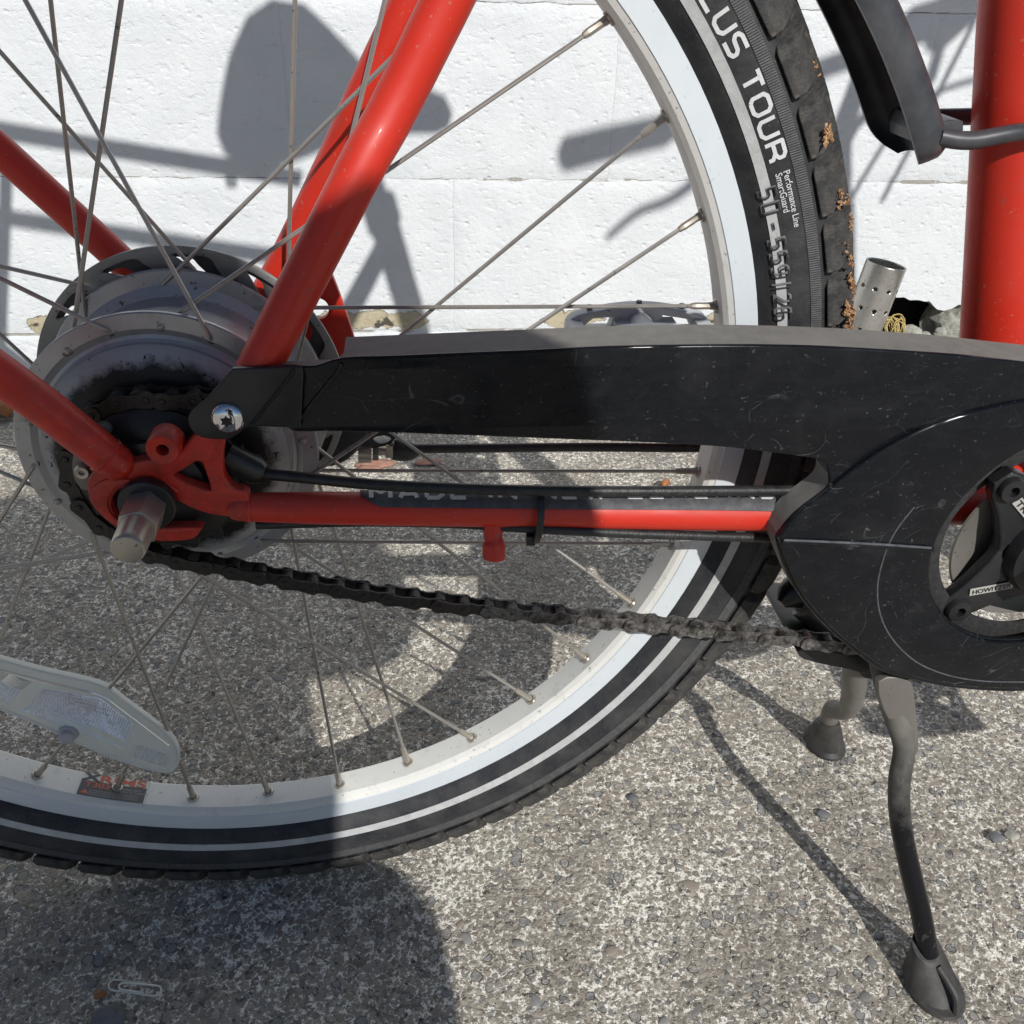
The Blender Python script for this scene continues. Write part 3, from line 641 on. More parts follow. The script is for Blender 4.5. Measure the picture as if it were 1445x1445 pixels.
# brake rotor beyond the far flange
RY = 0.0355
def slot(a, r0=0.0585, r1=0.0735, w=8.5, lean=14):
    pts = []
    for t in (0, .3, .7, 1): pts.append((r0 + (r1 - r0) * t, a + lean * t))
    for t in (1, .7, .3, 0): pts.append((r0 + (r1 - r0) * t, a + lean * t + w + (6 if 0 < t < 1 else 4) * t))
    return cat2([(r * math.cos(R(d)), ZC + r * math.sin(R(d))) for r, d in pts], 4, True)
n_sl = 13
wp(plate('brake_rotor', [circ(0, ZC, 0.0775, 120), circ(0, ZC, 0.040, 60)] + [slot(360 / n_sl * i + 8) for i in range(n_sl)], RY - 0.001, RY + 0.001, 'rotor', wheel, 0.0003))
wp(plate('rotor_carrier', [circ(0, ZC, 0.0745, 120), circ(0, ZC, 0.030, 60)] + [slot(360 / n_sl * i + 17, 0.0600, 0.0710, 6.5, 12) for i in range(n_sl)], RY + 0.0022, RY + 0.004, 'carrier', wheel, 0.0003))
wp(lathe('axle', [(0.0001, -.068), (0.006, -.068), (0.006, .068), (0.0001, .068)], 'nut', wheel, seg=24))
# lettering and label printed on the tyre and rim
def bend(me, name, a0, r0, m, lift=0.0003, cw=True):
    for q in me.vertices:
        u, v_, z = q.co; r = r0 + v_; a = R(a0) - u / r0
        q.co = (r * math.cos(a), -(tyre_y(r) + lift + z), ZC + r * math.sin(a))
    return wp(fin(me, name, m, wheel, False))
def split_long(me, cuts=0):
    return me
def bend_end(me, name, a_end, r0, m, lift=0.0003):
    L = max(q.co.x for q in me.vertices); return bend(me, name, a_end + math.degrees(L / r0), r0, m, lift)
bend_end(stroke_mesh('MARATHON PLUS TOUR', 0.0088, 0.00165, 1.08, 0.33), 'lettering', 25.7, 0.2956, 'print_white')
bend(text_mesh('Performance Line', 0.0040, 0.00003, 0, 0.90), 'lettering', 24.7, 0.3007, 'print_white')
bend(text_mesh('SmartGuard', 0.0040, 0.00003, 0, 0.90), 'lettering', 24.7, 0.2974, 'print_white')
bend(stroke_mesh('50 - 559 | 26', 0.0078, 0.0010, 0.75, 0.35, 0.4), 'embossed_lettering', 23.8, 0.2886, 'stripe_dim', 0.0011)
bend(stroke_mesh('50 - 559 | 26', 0.0073, 0.0007, 0.80, 0.40, 0.4), 'embossed_lettering', 23.74, 0.2889, 'rubber', 0.00128)
bend(text_mesh('PERFORMANCE LINE   MARATHON', 0.0042, 0, 0.0001, 1.0), 'embossed_lettering', -55, 0.2966, 'rubber', 0.0002)
# rim label, on the bed below the spoke at the bottom left
def rim_pt(u, v_, lift): u *= 1.22; v_ *= 1.06; a = R(-108.2) + u / 0.2672; return ((0.2671 - lift) * math.cos(a), v_, ZC + (0.2671 - lift) * math.sin(a))
def rim_patch(name, u0, u1, v0, v1, m, lift):
    mb = MB(); n = 10
    vv = [rim_pt(u0 + (u1 - u0) * i / n, y, lift) for i in range(n + 1) for y in (v0, v1)]
    mb.add(vv, [(2 * i, 2 * i + 1, 2 * i + 3, 2 * i + 2) for i in range(n)]); return wp(mb.build(name, m, wheel))
def rim_text(body, size, u, v_, m, sx=1.0, bold=0.0):
    me = text_mesh(body, size, bold, 0, sx)
    for q in me.vertices: q.co = rim_pt(u + q.co.x, v_ + q.co.y, 0.0004)
    return wp(fin(me, 'label_print', m, wheel, False))
rim_patch('rim_label', -0.0150, 0.0185, -0.0085, 0.0078, 'sticker', 0.00015)
rim_patch('rim_label', -0.0150, 0.0172, -0.0083, 0.0028, 'sticker_dark', 0.00027)
rim_text('X', 0.0075, -0.0145, 0.0030, 'sticker_dark', 1.5, 0.0003); rim_text('RIMS', 0.0072, -0.0068, 0.0030, 'sticker_red', 1.55, 0.0002)
rim_text('Y303', 0.0052, -0.0130, -0.0015, 'sticker_red', 1.15, 0.0001)
for k, (u, v_) in enumerate(((0.0045, -0.0005), (0.0045, -0.0024))): rim_text('WHEEL RIMS' if k == 0 else '559 x 19 TAIWAN', 0.0018, u, v_, 'sticker_grey')
for k in range(3): rim_text('maximum pressure read tyre sidewall first', 0.0014, -0.0100, -0.0042 - .0014 * k, 'sticker_grey')
me = bpy.data.meshes.new('t'); me.from_pydata([rim_pt(-0.0138, -0.0068, .0004), rim_pt(-0.0098, -0.0068, .0004), rim_pt(-0.0118, -0.0035, .0004)], [], [(0, 1, 2)]); wp(fin(me, 'label_print', 'sticker_red', wheel, False))
# mud and leaf crumbs caught in the tread at the right
mud = MB(); rnd = random.Random(5)
for ang, r, y, s, cnt in ((25.9, .3215, -.0235, .0034, 26), (21.0, .3220, -.0230, .0026, 22), (20.2, .3262, -.0185, .0022, 14), (18.3, .3270, -.0175, .0024, 22), (16.9, .3225, -.0232, .0018, 10), (15.6, .3245, -.0215, .0022, 20), (13.9, .3235, -.0222, .0024, 20), (13.2, .3265, -.0180, .0022, 22), (11.6, .3220, -.0232, .0030, 30), (10.9, .3250, -.0205, .0034, 34), (9.9, .3225, -.0230, .0028, 24), (9.2, .3255, -.0200, .0026, 20), (30.5, .3255, -.0195, .0020, 10), (12.2, .3272, -.0170, .0022, 20)):
    for k in range(cnt):
        t_ = rnd.uniform(-1, 1) * s; c = polar(r + t_ * .62, ang + rnd.uniform(-.65, .65), y + t_ * .62 + rnd.uniform(-.25, .1) * s)
        v = [c + Vector((rnd.uniform(-1, 1), rnd.uniform(-1, 1), rnd.uniform(-1, 1))) * s * rnd.uniform(.18, .62) for _ in range(6)]
        mud.add(v, [(0, 1, 2), (0, 2, 3), (1, 2, 4), (2, 3, 5), (0, 1, 5), (3, 4, 5), (1, 4, 3), (0, 3, 1)])
o = wp(mud.build('dried_mud', 'mud', wheel, smooth=False)); o['kind'] = 'stuff'
# wheel reflector clipped to the spokes
RFY = -0.013
rf_out = cat2([(-0.1676, 0.2050), (-0.1347, 0.2071), (-0.1151, 0.1984), (-0.0952, 0.1890), (-0.0674, 0.1772), (-0.0565, 0.1640), (-0.0439, 0.1464), (-0.0359, 0.1342), (-0.0332, 0.1234), (-0.0347, 0.1138), (-0.0391, 0.1068), (-0.0455, 0.1061), (-0.0637, 0.1149), (-0.0882, 0.1335), (-0.1046, 0.1484), (-0.1241, 0.1632), (-0.1468, 0.1765), (-0.1702, 0.1849)], 5, True)
rf = wp(plate('reflector', [rf_out], RFY, RFY + 0.005, 'reflector', wheel, 0.001))
PR = random.Random(2)
def reflprism(outl, nrow, ncol, m, h=0.0012):
    """grid of small pyramids on a four sided patch (corners in order)"""
    a, b, c, d = [Vector((x, RFY, z)) for x, z in outl]; mb = MB()
    def at(u, t): return (a * (1 - u) + b * u) * (1 - t) + (d * (1 - u) + c * u) * t
    for j in range(nrow):
        for i in range(ncol):
            q = [at(i / ncol, j / nrow), at((i + 1) / ncol, j / nrow), at((i + 1) / ncol, (j + 1) / nrow), at(i / ncol, (j + 1) / nrow)]
            top = sum(q, Vector()) / 4 - Vector((0, h, 0)) + (q[1] - q[0]) * PR.uniform(-.07, .07) + (q[3] - q[0]) * PR.uniform(-.07, .07); mb.add(q + [top], [(0, 1, 4), (1, 2, 4), (2, 3, 4), (3, 0, 4)])
    o = mb.build('prism_panel', m, wheel, smooth=False); o['kind'] = 'stuff'; return wp(o)
reflprism([(-0.0980, 0.1765), (-0.0686, 0.1676), (-0.0612, 0.1326), (-0.1059, 0.1674)], 9, 27, 'prism')
reflprism([(-0.0686, 0.1676), (-0.0547, 0.1460), (-0.0612, 0.1326), (-0.0789, 0.1477)], 9, 15, 'prism')
reflprism([(-0.1064, 0.1652), (-0.0812, 0.1479), (-0.0633, 0.1257), (-0.1132, 0.1608)], 4, 26, 'prism_clear')
reflprism([(-0.0569, 0.1299), (-0.0376, 0.1189), (-0.0424, 0.1096), (-0.0604, 0.1195)], 6, 13, 'prism_clear', 0.0016)
reflprism([(-0.1281, 0.1910), (-0.1103, 0.1757), (-0.1180, 0.1660), (-0.1350, 0.1789)], 6, 11, 'prism_clear', 0.0016)
reflprism([(-0.1234, 0.1948), (-0.1020, 0.1821), (-0.1095, 0.1762), (-0.1273, 0.1910)], 6, 2, 'prism_clear', 0.0012)
wp(tube('reflector_edge', [Vector((x, RFY + .0002, z)) for x, z in rf_out], 0.0010, 'reflector', wheel, 8, cyc=True))
wp(tube('reflector_edge', cat([(-0.1362, -0.0132, 0.2014), (-0.1167, -0.0132, 0.1920), (-0.0966, -0.0132, 0.1825), (-0.0695, -0.0132, 0.1705), (-0.0588, -0.0132, 0.1577), (-0.0462, -0.0132, 0.1398), (-0.0378, -0.0132, 0.1275)], 4), 0.0007, 'prism_clear', wheel, 6))
c = (-0.0913, -0.0160, 0.1426)
wp(lathe('reflector_clip', [(0.0001, -.0190), (0.0036, -.0190), (0.0042, -.0182), (0.0042, -.0155), (0.0052, -.0150), (0.0058, -.0128), (0.0001, -.0125)], 'cap', wheel, seg=28, c=(c[0], c[2])))

# --- sprocket, hub gear side, axle nut
cass = empty('sprocket', (0, -0.05, ZC), bike)
def sprocket_outline(cx, cz, rp, nt_, h=0.0022, ph=0.0):
    out = []
    for i in range(nt_):
        for t, dr in ((-.28, -h), (-.1, h * .7), (.1, h * .7), (.28, -h)):
            a = 2 * math.pi * (i + t) / nt_ + ph; out.append((cx + (rp + dr) * math.cos(a), cz + (rp + dr) * math.sin(a)))
    return out
def sub(o, parent): o.parent = parent; o.location = -parent.location; return o
sub(plate('toothed_ring', [sprocket_outline(0, ZC, 0.0385, 19), circ(0, ZC, 0.014, 30)], -.0512, -.0488, 'grease', None, 0.0003), cass)
sub(lathe('sprocket_body', [(0.012, -.040), (0.034, -.041), (0.033, -.047), (0.0345, -.053), (0.030, -.0565), (0.024, -.0585), (0.012, -.0590)], 'grease', None, seg=48), cass)
sub(lathe('gear_interface', [(0.007, -.0590), (0.0225, -.0588), (0.0225, -.0625), (0.017, -.0640), (0.007, -.0640)], 'black', None, seg=40), cass)
# small bolted tab left of the dropout
tb = (-0.0276, -0.0600, 0.3429)
sub(plate('cable_anchor_tab', [cat2([(-0.0295, 0.3516), (-0.0245, 0.3535), (-0.0208, 0.3465), (-0.0199, 0.3360), (-0.0295, 0.3327), (-0.0325, 0.3406)], 4, True)], -.0610, -.0585, 'stand_dusty', None, 0.0004), cass)
sub(lathe('anchor_bolt', [(0.0013, -.0640), (0.0028, -.0642), (0.0033, -.0632), (0.0033, -.0605), (0.0001, -.0605), (0.0001, -.0625), (0.0013, -.0625)], 'nut', None, seg=20, c=(tb[0], tb[2])), cass)
tb2 = (-0.0167, -0.0560, 0.3603)
sub(lathe('anchor_bolt', [(0.0001, -.0600), (0.0026, -.0598), (0.0032, -.0588), (0.0032, -.0560), (0.0001, -.0560)], 'stand_dusty', None, seg=20, c=(tb2[0], tb2[2])), cass)
# cable barrel of the hub, right of the sprocket
sub(tube('cable_barrel', [(0.0314, -0.0580, 0.3468), (0.0431, -0.0580, 0.3387), (0.0465, -0.0580, 0.3372)], [.0062, .0066, .0048], 'black', None, 14), cass)
sub(tube('cable_barrel', [(0.0318, -0.0500, 0.3410), (0.0438, -0.0500, 0.3377)], .0046, 'black', None, 12), cass)

# --- frame tubes
def ftube(name, pts, r0, r1, n=5, seg=20, m='red', start=None):
    path = cat(pts, n); rr = interp_r(r0, r1, len(path))
    if start:                                       # rounded, flattened end welded to the dropout
        a, b = Vector(path[0]), Vector(path[1]); d = (b - a).normalized(); path = [a - d * r0 * t for t in (.95, .8, .5)] + path; rr = [r0 * .25, r0 * .6, r0 * .87] + rr
    return tube(name, path, rr, m, bike, seg)
def stx(z): return BB[0] - 0.25 * (z - BB[1])
ftube('seat_tube', [(BB[0], 0, BB[1]), (stx(0.55), 0, 0.55), (stx(0.86), 0, 0.86)], 0.0178, 0.0178, 4, 32)
tube('bottom_bracket', [(BB[0], -.036, BB[1]), (BB[0], .036, BB[1])], 0.020, 'red', bike, 32)
J = (stx(0.816), 0.816)
ss_n = ftube('seatstay', [(0.0470, -0.0660, 0.3827), (0.0579, -0.0625, 0.4010), (0.0947, -0.0480, 0.4623), (0.1301, -0.0340, 0.5204), (J[0] - .012, -0.018, J[1] - .01)], 0.0085, 0.0096)
ss_f = ftube('seatstay', [(0.0160, 0.0680, 0.3450), (0.0478, 0.0630, 0.3916), (0.0817, 0.0500, 0.4504), (0.1181, 0.0360, 0.5158), (J[0] - .012, 0.018, J[1] - .01)], 0.0085, 0.0096)
cs_n = ftube('chainstay', [(0.0360, -0.0670, 0.3258), (0.0546, -0.0660, 0.3242), (0.0853, -0.0640, 0.3215), (0.1697, -0.0580, 0.3137), (0.2911, -0.0500, 0.3029), (0.352, -.040, 0.2985), (BB[0] - .015, -.026, BB[1] + .006)], 0.0062, 0.0102, 6, 24, start=0.35)
cs_f = ftube('chainstay', [(0.035, .067, 0.327), (0.09, .065, 0.322), (0.20, .058, 0.312), (0.32, .048, 0.296), (BB[0] - .015, .040, BB[1] + .004)], 0.0062, 0.0108, 6, 24)
rs_n = ftube('rack_strut', [(-0.0110, -0.0690, 0.3506), (-0.0207, -0.0706, 0.3633), (-0.0294, -0.0720, 0.3751), (-0.0441, -0.0745, 0.3932), (-0.33, -.085, 0.70), (-0.53, -.088, 0.915)], 0.0078, 0.0082, 1, start=1)
rs_f = ftube('rack_strut', [(-0.0219, 0.0690, 0.3767), (-0.0411, 0.0705, 0.3994), (-0.0609, 0.0720, 0.4213), (-0.0827, 0.0745, 0.4451), (-0.33, .085, 0.70), (-0.53, .088, 0.915)], 0.0078, 0.0082, 1)
ftube('down_tube', [(BB[0] + .01, 0, BB[1]), (0.60, 0, 0.33), (0.78, 0, 0.50), (0.905, 0, 0.80)], 0.020, 0.019)
ftube('head_tube', [(0.955, 0, 0.66), (0.905, 0, 0.86)], 0.021, 0.021, 2)
# dropouts
DY0, DY1 = -0.0705, -0.0640
dro = [(-0.0071, 0.3497), (-0.0028, 0.3512), (0.0074, 0.3526), (0.0139, 0.3542), (0.0189, 0.3587), (0.0229, 0.3626), (0.0297, 0.3663), (0.0364, 0.3655), (0.0342, 0.3577), (0.0327, 0.3509), (0.0325, 0.3427), (0.0356, 0.3370), (0.0412, 0.3343), (0.0402, 0.3213), (0.0355, 0.3222), (0.0302, 0.3231), (0.0232, 0.3248), (0.0165, 0.3280), (0.0086, 0.3339), (0.0018, 0.3384), (-0.0051, 0.3390), (-0.0110, 0.3384), (-0.0145, 0.3350), (-0.0164, 0.3312), (-0.0162, 0.3266), (-0.0141, 0.3218), (-0.0089, 0.3183), (0.0030, 0.3182), (0.0186, 0.3176), (0.0179, 0.3151), (0.0153, 0.3122), (0.0115, 0.3112), (0.0004, 0.3112), (-0.0082, 0.3138), (-0.0148, 0.3181), (-0.0205, 0.3253), (-0.0237, 0.3325), (-0.0243, 0.3395), (-0.0221, 0.3446), (-0.0175, 0.3489), (-0.0119, 0.3511)]
tri = cat2([(0.0211, 0.3502), (0.0237, 0.3505), (0.0247, 0.3478), (0.0260, 0.3380), (0.0240, 0.3366), (0.0123, 0.3426), (0.0122, 0.3450), (0.0153, 0.3466)], 3, True)
slotp = [(-0.0145, 0.3350), (-0.0110, 0.3384), (-0.0051, 0.3390), (0.0018, 0.3384), (0.0086, 0.3339), (0.0165, 0.3280), (0.0232, 0.3248), (0.0302, 0.3231), (0.0355, 0.3222)]
plate('dropout', [cat2(dro, 3, True), tri], DY0, DY1, 'red', bike, 0.0009)
# raised boss round the slot and the threaded lug above it
plate('dropout_boss', [cat2([(-0.0052, 0.3435), (-0.0155, 0.3438), (-0.0224, 0.3392), (-0.0240, 0.3330), (-0.0194, 0.3239), (-0.0139, 0.3189), (-0.0095, 0.3173), (-0.0118, 0.3207), (-0.0162, 0.3256), (-0.0173, 0.3317), (-0.0145, 0.3372), (-0.0104, 0.3406), (-0.0039, 0.3414), (0.0029, 0.3409), (0.0103, 0.3361), (0.0128, 0.3374), (0.0051, 0.3432)], 4, True)], -0.0716, -0.0700, 'red', bike, 0.0006)
c = (0.0111, -0.0715, 0.3598)
lathe('threaded_lug', [(0.0026, -.0655), (0.0026, -.0765), (0.0062, -.0770), (0.0068, -.0760), (0.0068, -.0655)], 'red', bike, 28, (c[0], c[2]))
lathe('lug_bore', [(0.0001, -.0700), (0.0027, -.0700), (0.0027, -.0655), (0.0001, -.0655)], 'grease', bike, 20, (c[0], c[2]))
plate('dropout', [cat2([(0.0462, 0.3413), (0.0449, 0.3657), (0.0588, 0.3962), (0.0679, 0.3962), (0.0714, 0.3887), (0.0759, 0.3741), (0.0798, 0.3589), (0.0839, 0.3387), (0.0873, 0.3148), (0.0661, 0.2972), (0.0300, 0.2980), (0.0003, 0.3120), (0.0158, 0.3417)], 3, True), [(x, z) for x, z in circ((0.0634, 0.0660, 0.3679)[0], (0.0634, 0.0660, 0.3679)[2], 0.0058, 24)]], 0.0640, 0.0690, 'red', bike, 0.0006)
def bead(c, d, r, t=0.0014):
    d = Vector(d).normalized(); u = d.orthogonal().normalized(); w_ = d.cross(u); rnd = random.Random(int(r * 1e5))
    pts = [Vector(c) + (u * math.cos(k * 2 * math.pi / 26) + w_ * math.sin(k * 2 * math.pi / 26)) * (r + .0003 * rnd.uniform(-1, 1)) for k in range(26)]
    tube('weld_bead', pts, [t * rnd.uniform(.75, 1.25) for _ in pts], 'red', bike, 8, cyc=True)
e0, e1 = Vector((-0.0139, -0.0694, 0.3543)), Vector((-0.0207, -0.0706, 0.3633)); bead(e0, e1 - e0, 0.0072, 0.0011)
e0, e1 = Vector((0.0402, -0.0668, 0.3252)), Vector((0.0546, -0.0660, 0.3242)); bead(e0, e1 - e0, 0.0060, 0.0009)
# axle nut and washers
ax = empty('axle_nut', (0, -0.07, ZC), bike)
def hexo(r, y0, y1, m, name, ph=20, n=6):
    return sub(plate(name, [circ(0, ZC, r, n, ph, ph + 360)], y0, y1, m, None, 0.0005), ax)
wsh = [(0.0118 * math.cos(R(a)), ZC + 0.0118 * math.sin(R(a))) for a in range(-60, 225, 12)] + [(-0.0075, ZC - 0.011), (0.004, ZC - 0.0120)]
sub(plate('lock_washer', [wsh], -.0765, -.0708, 'black', None, 0.0008), ax)
hexo(0.0087, -.0935, -.0765, 'nut', 'hex_base', 12)
sub(lathe('nut_cap', [(0.0001, -.1088), (0.0052, -.1088), (0.0060, -.1086), (0.0066, -.1078), (0.0068, -.1060), (0.0071, -.0930), (0.0001, -.0930)], 'nut', None, seg=36), ax)

# --- chain: outer and inner links along the closed run
CY = -0.050
def run_points():
    pts = [(0.0385 * math.cos(R(a)), ZC + 0.0385 * math.sin(R(a))) for a in range(78, 236, 8)]
    pts += [(-0.0115, 0.2918), (0.0038, 0.2867), (0.0269, 0.2803), (0.0478, 0.2739), (0.0677, 0.2687), (0.0881, 0.2634), (0.1229, 0.2559), (0.1517, 0.2499), (0.1886, 0.2434), (0.2266, 0.2372), (0.2658, 0.2303), (0.2980, 0.2247), (0.3229, 0.2198)]
    pts += [(BB[0] + 0.0885 * math.cos(R(a)), BB[1] + 0.0885 * math.sin(R(a))) for a in range(-122, 100, 10)]
    pts += [(0.36, 0.366), (0.24, 0.3675), (0.10, 0.3700)]
    return [Vector((q[0], CY, q[1])) for q in cat([(a, b, 0) for a, b in pts], 8, True)] if False else [Vector((q.x, CY, q.y)) for q in cat([(a, b, 0) for a, b in pts], 8, True)]
RP = run_points()
seglen = [(RP[(i + 1) % len(RP)] - RP[i]).length for i in range(len(RP))]; tot = sum(seglen)
nl = int(round(tot / 0.0127 / 2)) * 2; pitch = tot / nl
def at_len(s):
    s %= tot
    for i, l in enumerate(seglen):
        if s <= l: return RP[i].lerp(RP[(i + 1) % len(RP)], s / l)
        s -= l
    return RP[0]
chain = empty('chain', (0.2, CY, 0.3), bike)
def eight(n=8, r=0.0041, waist=0.0027):
    h = pitch / 2; o = []
    for i in range(n + 1): a = R(-75 + 150 * i / n); o.append((h + r * math.cos(a), r * math.sin(a)))
    o.append((0, waist))
    for i in range(n + 1): a = R(105 + 150 * i / n); o.append((-h + r * math.cos(a), r * math.sin(a)))
    o.append((0, -waist)); return o
def link_mesh(outer):
    mb = MB(); o = eight(); n = len(o)
    for s in (-1, 1):
        y0 = s * (0.0033 if outer else 0.0021); y1 = s * (0.0043 if outer else 0.0031)
        for (ya, yb) in ((y0, y1),):
            v = [(x, ya, z) for x, z in o] + [(x, yb, z) for x, z in o]
            mb.add(v, [tuple(range(n)), tuple(range(2 * n - 1, n - 1, -1))] + [(i, (i + 1) % n, n + (i + 1) % n, n + i) for i in range(n)])
        if outer:
            for h in (-pitch / 2, pitch / 2): mb.add(*lathe_geo([(0.0001, s * .0050), (0.0013, s * .0049), (0.0017, s * .0043), (0.0001, s * .0043)], 10, (h, 0)))
    if not outer:
        for h in (-pitch / 2, pitch / 2): mb.add(*lathe_geo([(0.0001, -.0021), (0.0038, -.0021), (0.0038, .0021), (0.0001, .0021)], 14, (h, 0)))
    return mb.build('link', 'chain', chain, angle=40, bevel=0.0)
LO, LI = link_mesh(True), link_mesh(False)
for i in range(nl):
    A, B = at_len(i * pitch), at_len((i + 1) * pitch); mid = (A + B) / 2; d = (B - A).normalized()
    wob = 0.00025 * math.sin(i * 2.3)
    Mx = Matrix(((d.x, 0, -d.z, mid.x - chain.location.x), (0, 1, 0, mid.y - chain.location.y + wob), (d.z, 0, d.x, mid.z - chain.location.z), (0, 0, 0, 1)))
    src = LO if i % 2 else LI
    if i < 2: src.matrix_local = Mx; lk = src
    else: lk = copy_obj(src, chain, Mx)
    lk.material_slots[0].link = 'OBJECT'; lk.material_slots[0].material = M['chain_oily_shaded' if mid.x < 0.142 else 'chain']  # black copy for links in the shade, paler copy for the sunlit run
gr = MB(); rnd = random.Random(9)                      # crusted grease standing up along the lower run
for i in range(260):
    s = rnd.random() * tot; q = at_len(s)
    if q.z > 0.36 and q.x > 0.02: pass
    t = (at_len(s + .001) - q).normalized(); nrm = Vector((-t.z, 0, t.x)); sg = rnd.choice((-1, 1))
    c = q + nrm * sg * 0.0040 + Vector((0, rnd.uniform(-.0045, .0045), 0)); e = rnd.uniform(.0002, .0007)
    v = [c + Vector((rnd.uniform(-1, 1), rnd.uniform(-1, 1), rnd.uniform(-1, 1))) * e for _ in range(4)]
    gr.add(v, [(0, 1, 2), (0, 2, 3), (0, 3, 1), (1, 3, 2)])
o = gr.build('grease_crust', 'chain_oily_shaded', chain, smooth=False); o['kind'] = 'stuff'; o.location = -chain.location
ch2 = MB()

# --- chain guard
GY0, GY1 = -0.0725, -0.0700
top_pl = [(0.0665, 0.3933), (0.0749, 0.3938), (0.0859, 0.3970), (0.1072, 0.3976), (0.1326, 0.3985), (0.1598, 0.3993), (0.1902, 0.4005), (0.2166, 0.4008), (0.2465, 0.4007), (0.2801, 0.3997), (0.3115, 0.3977), (0.3438, 0.3951), (0.3755, 0.3914)]
low_pl = [(0.3539, 0.2166), (0.3213, 0.2441), (0.2969, 0.2724), (0.2823, 0.2999), (0.2829, 0.3080), (0.2888, 0.3180), (0.3000, 0.3296)]
arm_lo = [(0.3001, 0.3367), (0.2970, 0.3431), (0.2915, 0.3458), (0.2846, 0.3470), (0.2544, 0.3521), (0.2189, 0.3555), (0.1720, 0.3587), (0.1177, 0.3624), (0.0825, 0.3644), (0.0627, 0.3653), (0.0635, 0.3728), (0.0653, 0.3863)]
bot_pl = [(0.4433, 0.1950), (0.4177, 0.1972), (0.3939, 0.2019), (0.3718, 0.2090)]
right = [(0.4048, 0.3876), (0.4374, 0.3817), (0.4694, 0.3679), (0.4972, 0.3395), (0.5203, 0.2940), (0.5247, 0.2485), (0.5055, 0.2125), (0.4756, 0.1982)]
g_out = cat2(top_pl + right + bot_pl + low_pl + arm_lo, 4, True)
hc_ = (0.4245, 0.2965); HRr = 0.0628
guard = plate('chain_guard', [g_out, circ(hc_[0], hc_[1], HRr, 96)], GY0, GY1, 'guard', bike, 0.0011)
def strip(name, line, y0, y1, th, m, parent):
    """skirt following an open outline, th thick towards its right hand side"""
    P = [Vector((a, b)) for a, b in line]; v = []; n = len(P)
    for i, q in enumerate(P):
        t = (P[min(i + 1, n - 1)] - P[max(i - 1, 0)]).normalized(); nr = Vector((t.y, -t.x)) * th
        for yy in (y0, y1): v += [(q.x, yy, q.y), (q.x + nr.x, yy, q.y + nr.y)]
    f = []
    for i in range(n - 1):
        a, b = i * 4, (i + 1) * 4
        f += [(a, b, b + 2, a + 2), (a + 1, a + 3, b + 3, b + 1), (a, a + 1, b + 1, b), (a + 2, b + 2, b + 3, a + 3)]
    f += [(0, 2, 3, 1), ((n - 1) * 4, (n - 1) * 4 + 1, (n - 1) * 4 + 3, (n - 1) * 4 + 2)]
    return MB().add(v, f).build(name, m, parent, angle=40)
tp = cat2([(0.0859, 0.3967), (0.1072, 0.3974), (0.1326, 0.3983), (0.1598, 0.3992), (0.1902, 0.4003), (0.2166, 0.4006), (0.2465, 0.4006), (0.2801, 0.3995), (0.3115, 0.3976), (0.3438, 0.3949), (0.3756, 0.3912)] + right[:2], 4)
strip('guard_top', tp, -0.0712, -0.0490, 0.0022, 'dusty', guard)
strip('guard_top', cat2([(0.0431, 0.3928), (0.0665, 0.3933), (0.0762, 0.3936), (0.0824, 0.3940), (0.0859, 0.3965)], 3), -0.0716, -0.0655, 0.0020, 'dusty', guard)
strip('guard_lip', cat2([(0.2960, 0.2733), (0.2823, 0.2999), (0.2829, 0.3078), (0.2888, 0.3178), (0.3000, 0.3294), (0.3004, 0.3367)], 4), -0.0712, -0.056, 0.0020, 'dusty', guard)
# raised disc round the crank, with its seam and crease
ridge = [(0.2829, 0.3077), (0.2886, 0.3185), (0.3000, 0.3304), (0.3099, 0.3413), (0.3237, 0.3529), (0.3394, 0.3621), (0.3573, 0.3687), (0.3804, 0.3737)]
disc = cat2(ridge + [(0.4049, 0.3753), (0.4335, 0.3713), (0.4630, 0.3593), (0.4904, 0.3350), (0.5109, 0.2957), (0.5144, 0.2544), (0.4975, 0.2183), (0.4702, 0.2036)] + [(0.4405, 0.1997), (0.4153, 0.2014), (0.3916, 0.2060), (0.3700, 0.2134), (0.3531, 0.2209), (0.3213, 0.2471), (0.2976, 0.2743), (0.2831, 0.3013)], 4, True)
plate('guard_disc', [disc, circ(hc_[0], hc_[1], HRr + .0006, 96)], -0.0745, -0.0722, 'guard', guard, 0.0016)
tube('guard_crease', cat([(0.2834, -0.0746, 0.3029), (0.3036, -0.0746, 0.3013), (0.3324, -0.0746, 0.2986), (0.3604, -0.0746, 0.2954)], 4), 0.0014, 'guard', guard, 12)
tube('guard_crease', cat([(0.2838, -0.0757, 0.3045), (0.3028, -0.0757, 0.3029), (0.3315, -0.0757, 0.3002), (0.3587, -0.0757, 0.2970)], 4), 0.0006, 'crease', guard, 8)  # thin pale tube along the crease, a painted highlight line
tube('guard_seam', cat([(0.3441, -0.0748, 0.3203), (0.3382, -0.0748, 0.3058), (0.3365, -0.0748, 0.2902), (0.3380, -0.0748, 0.2730), (0.3444, -0.0748, 0.2549), (0.3559, -0.0748, 0.2380), (0.3729, -0.0748, 0.2225), (0.3937, -0.0748, 0.2122), (0.4155, -0.0748, 0.2068), (0.4385, -0.0748, 0.2048)], 5), 0.00045, 'crease', guard, 8)
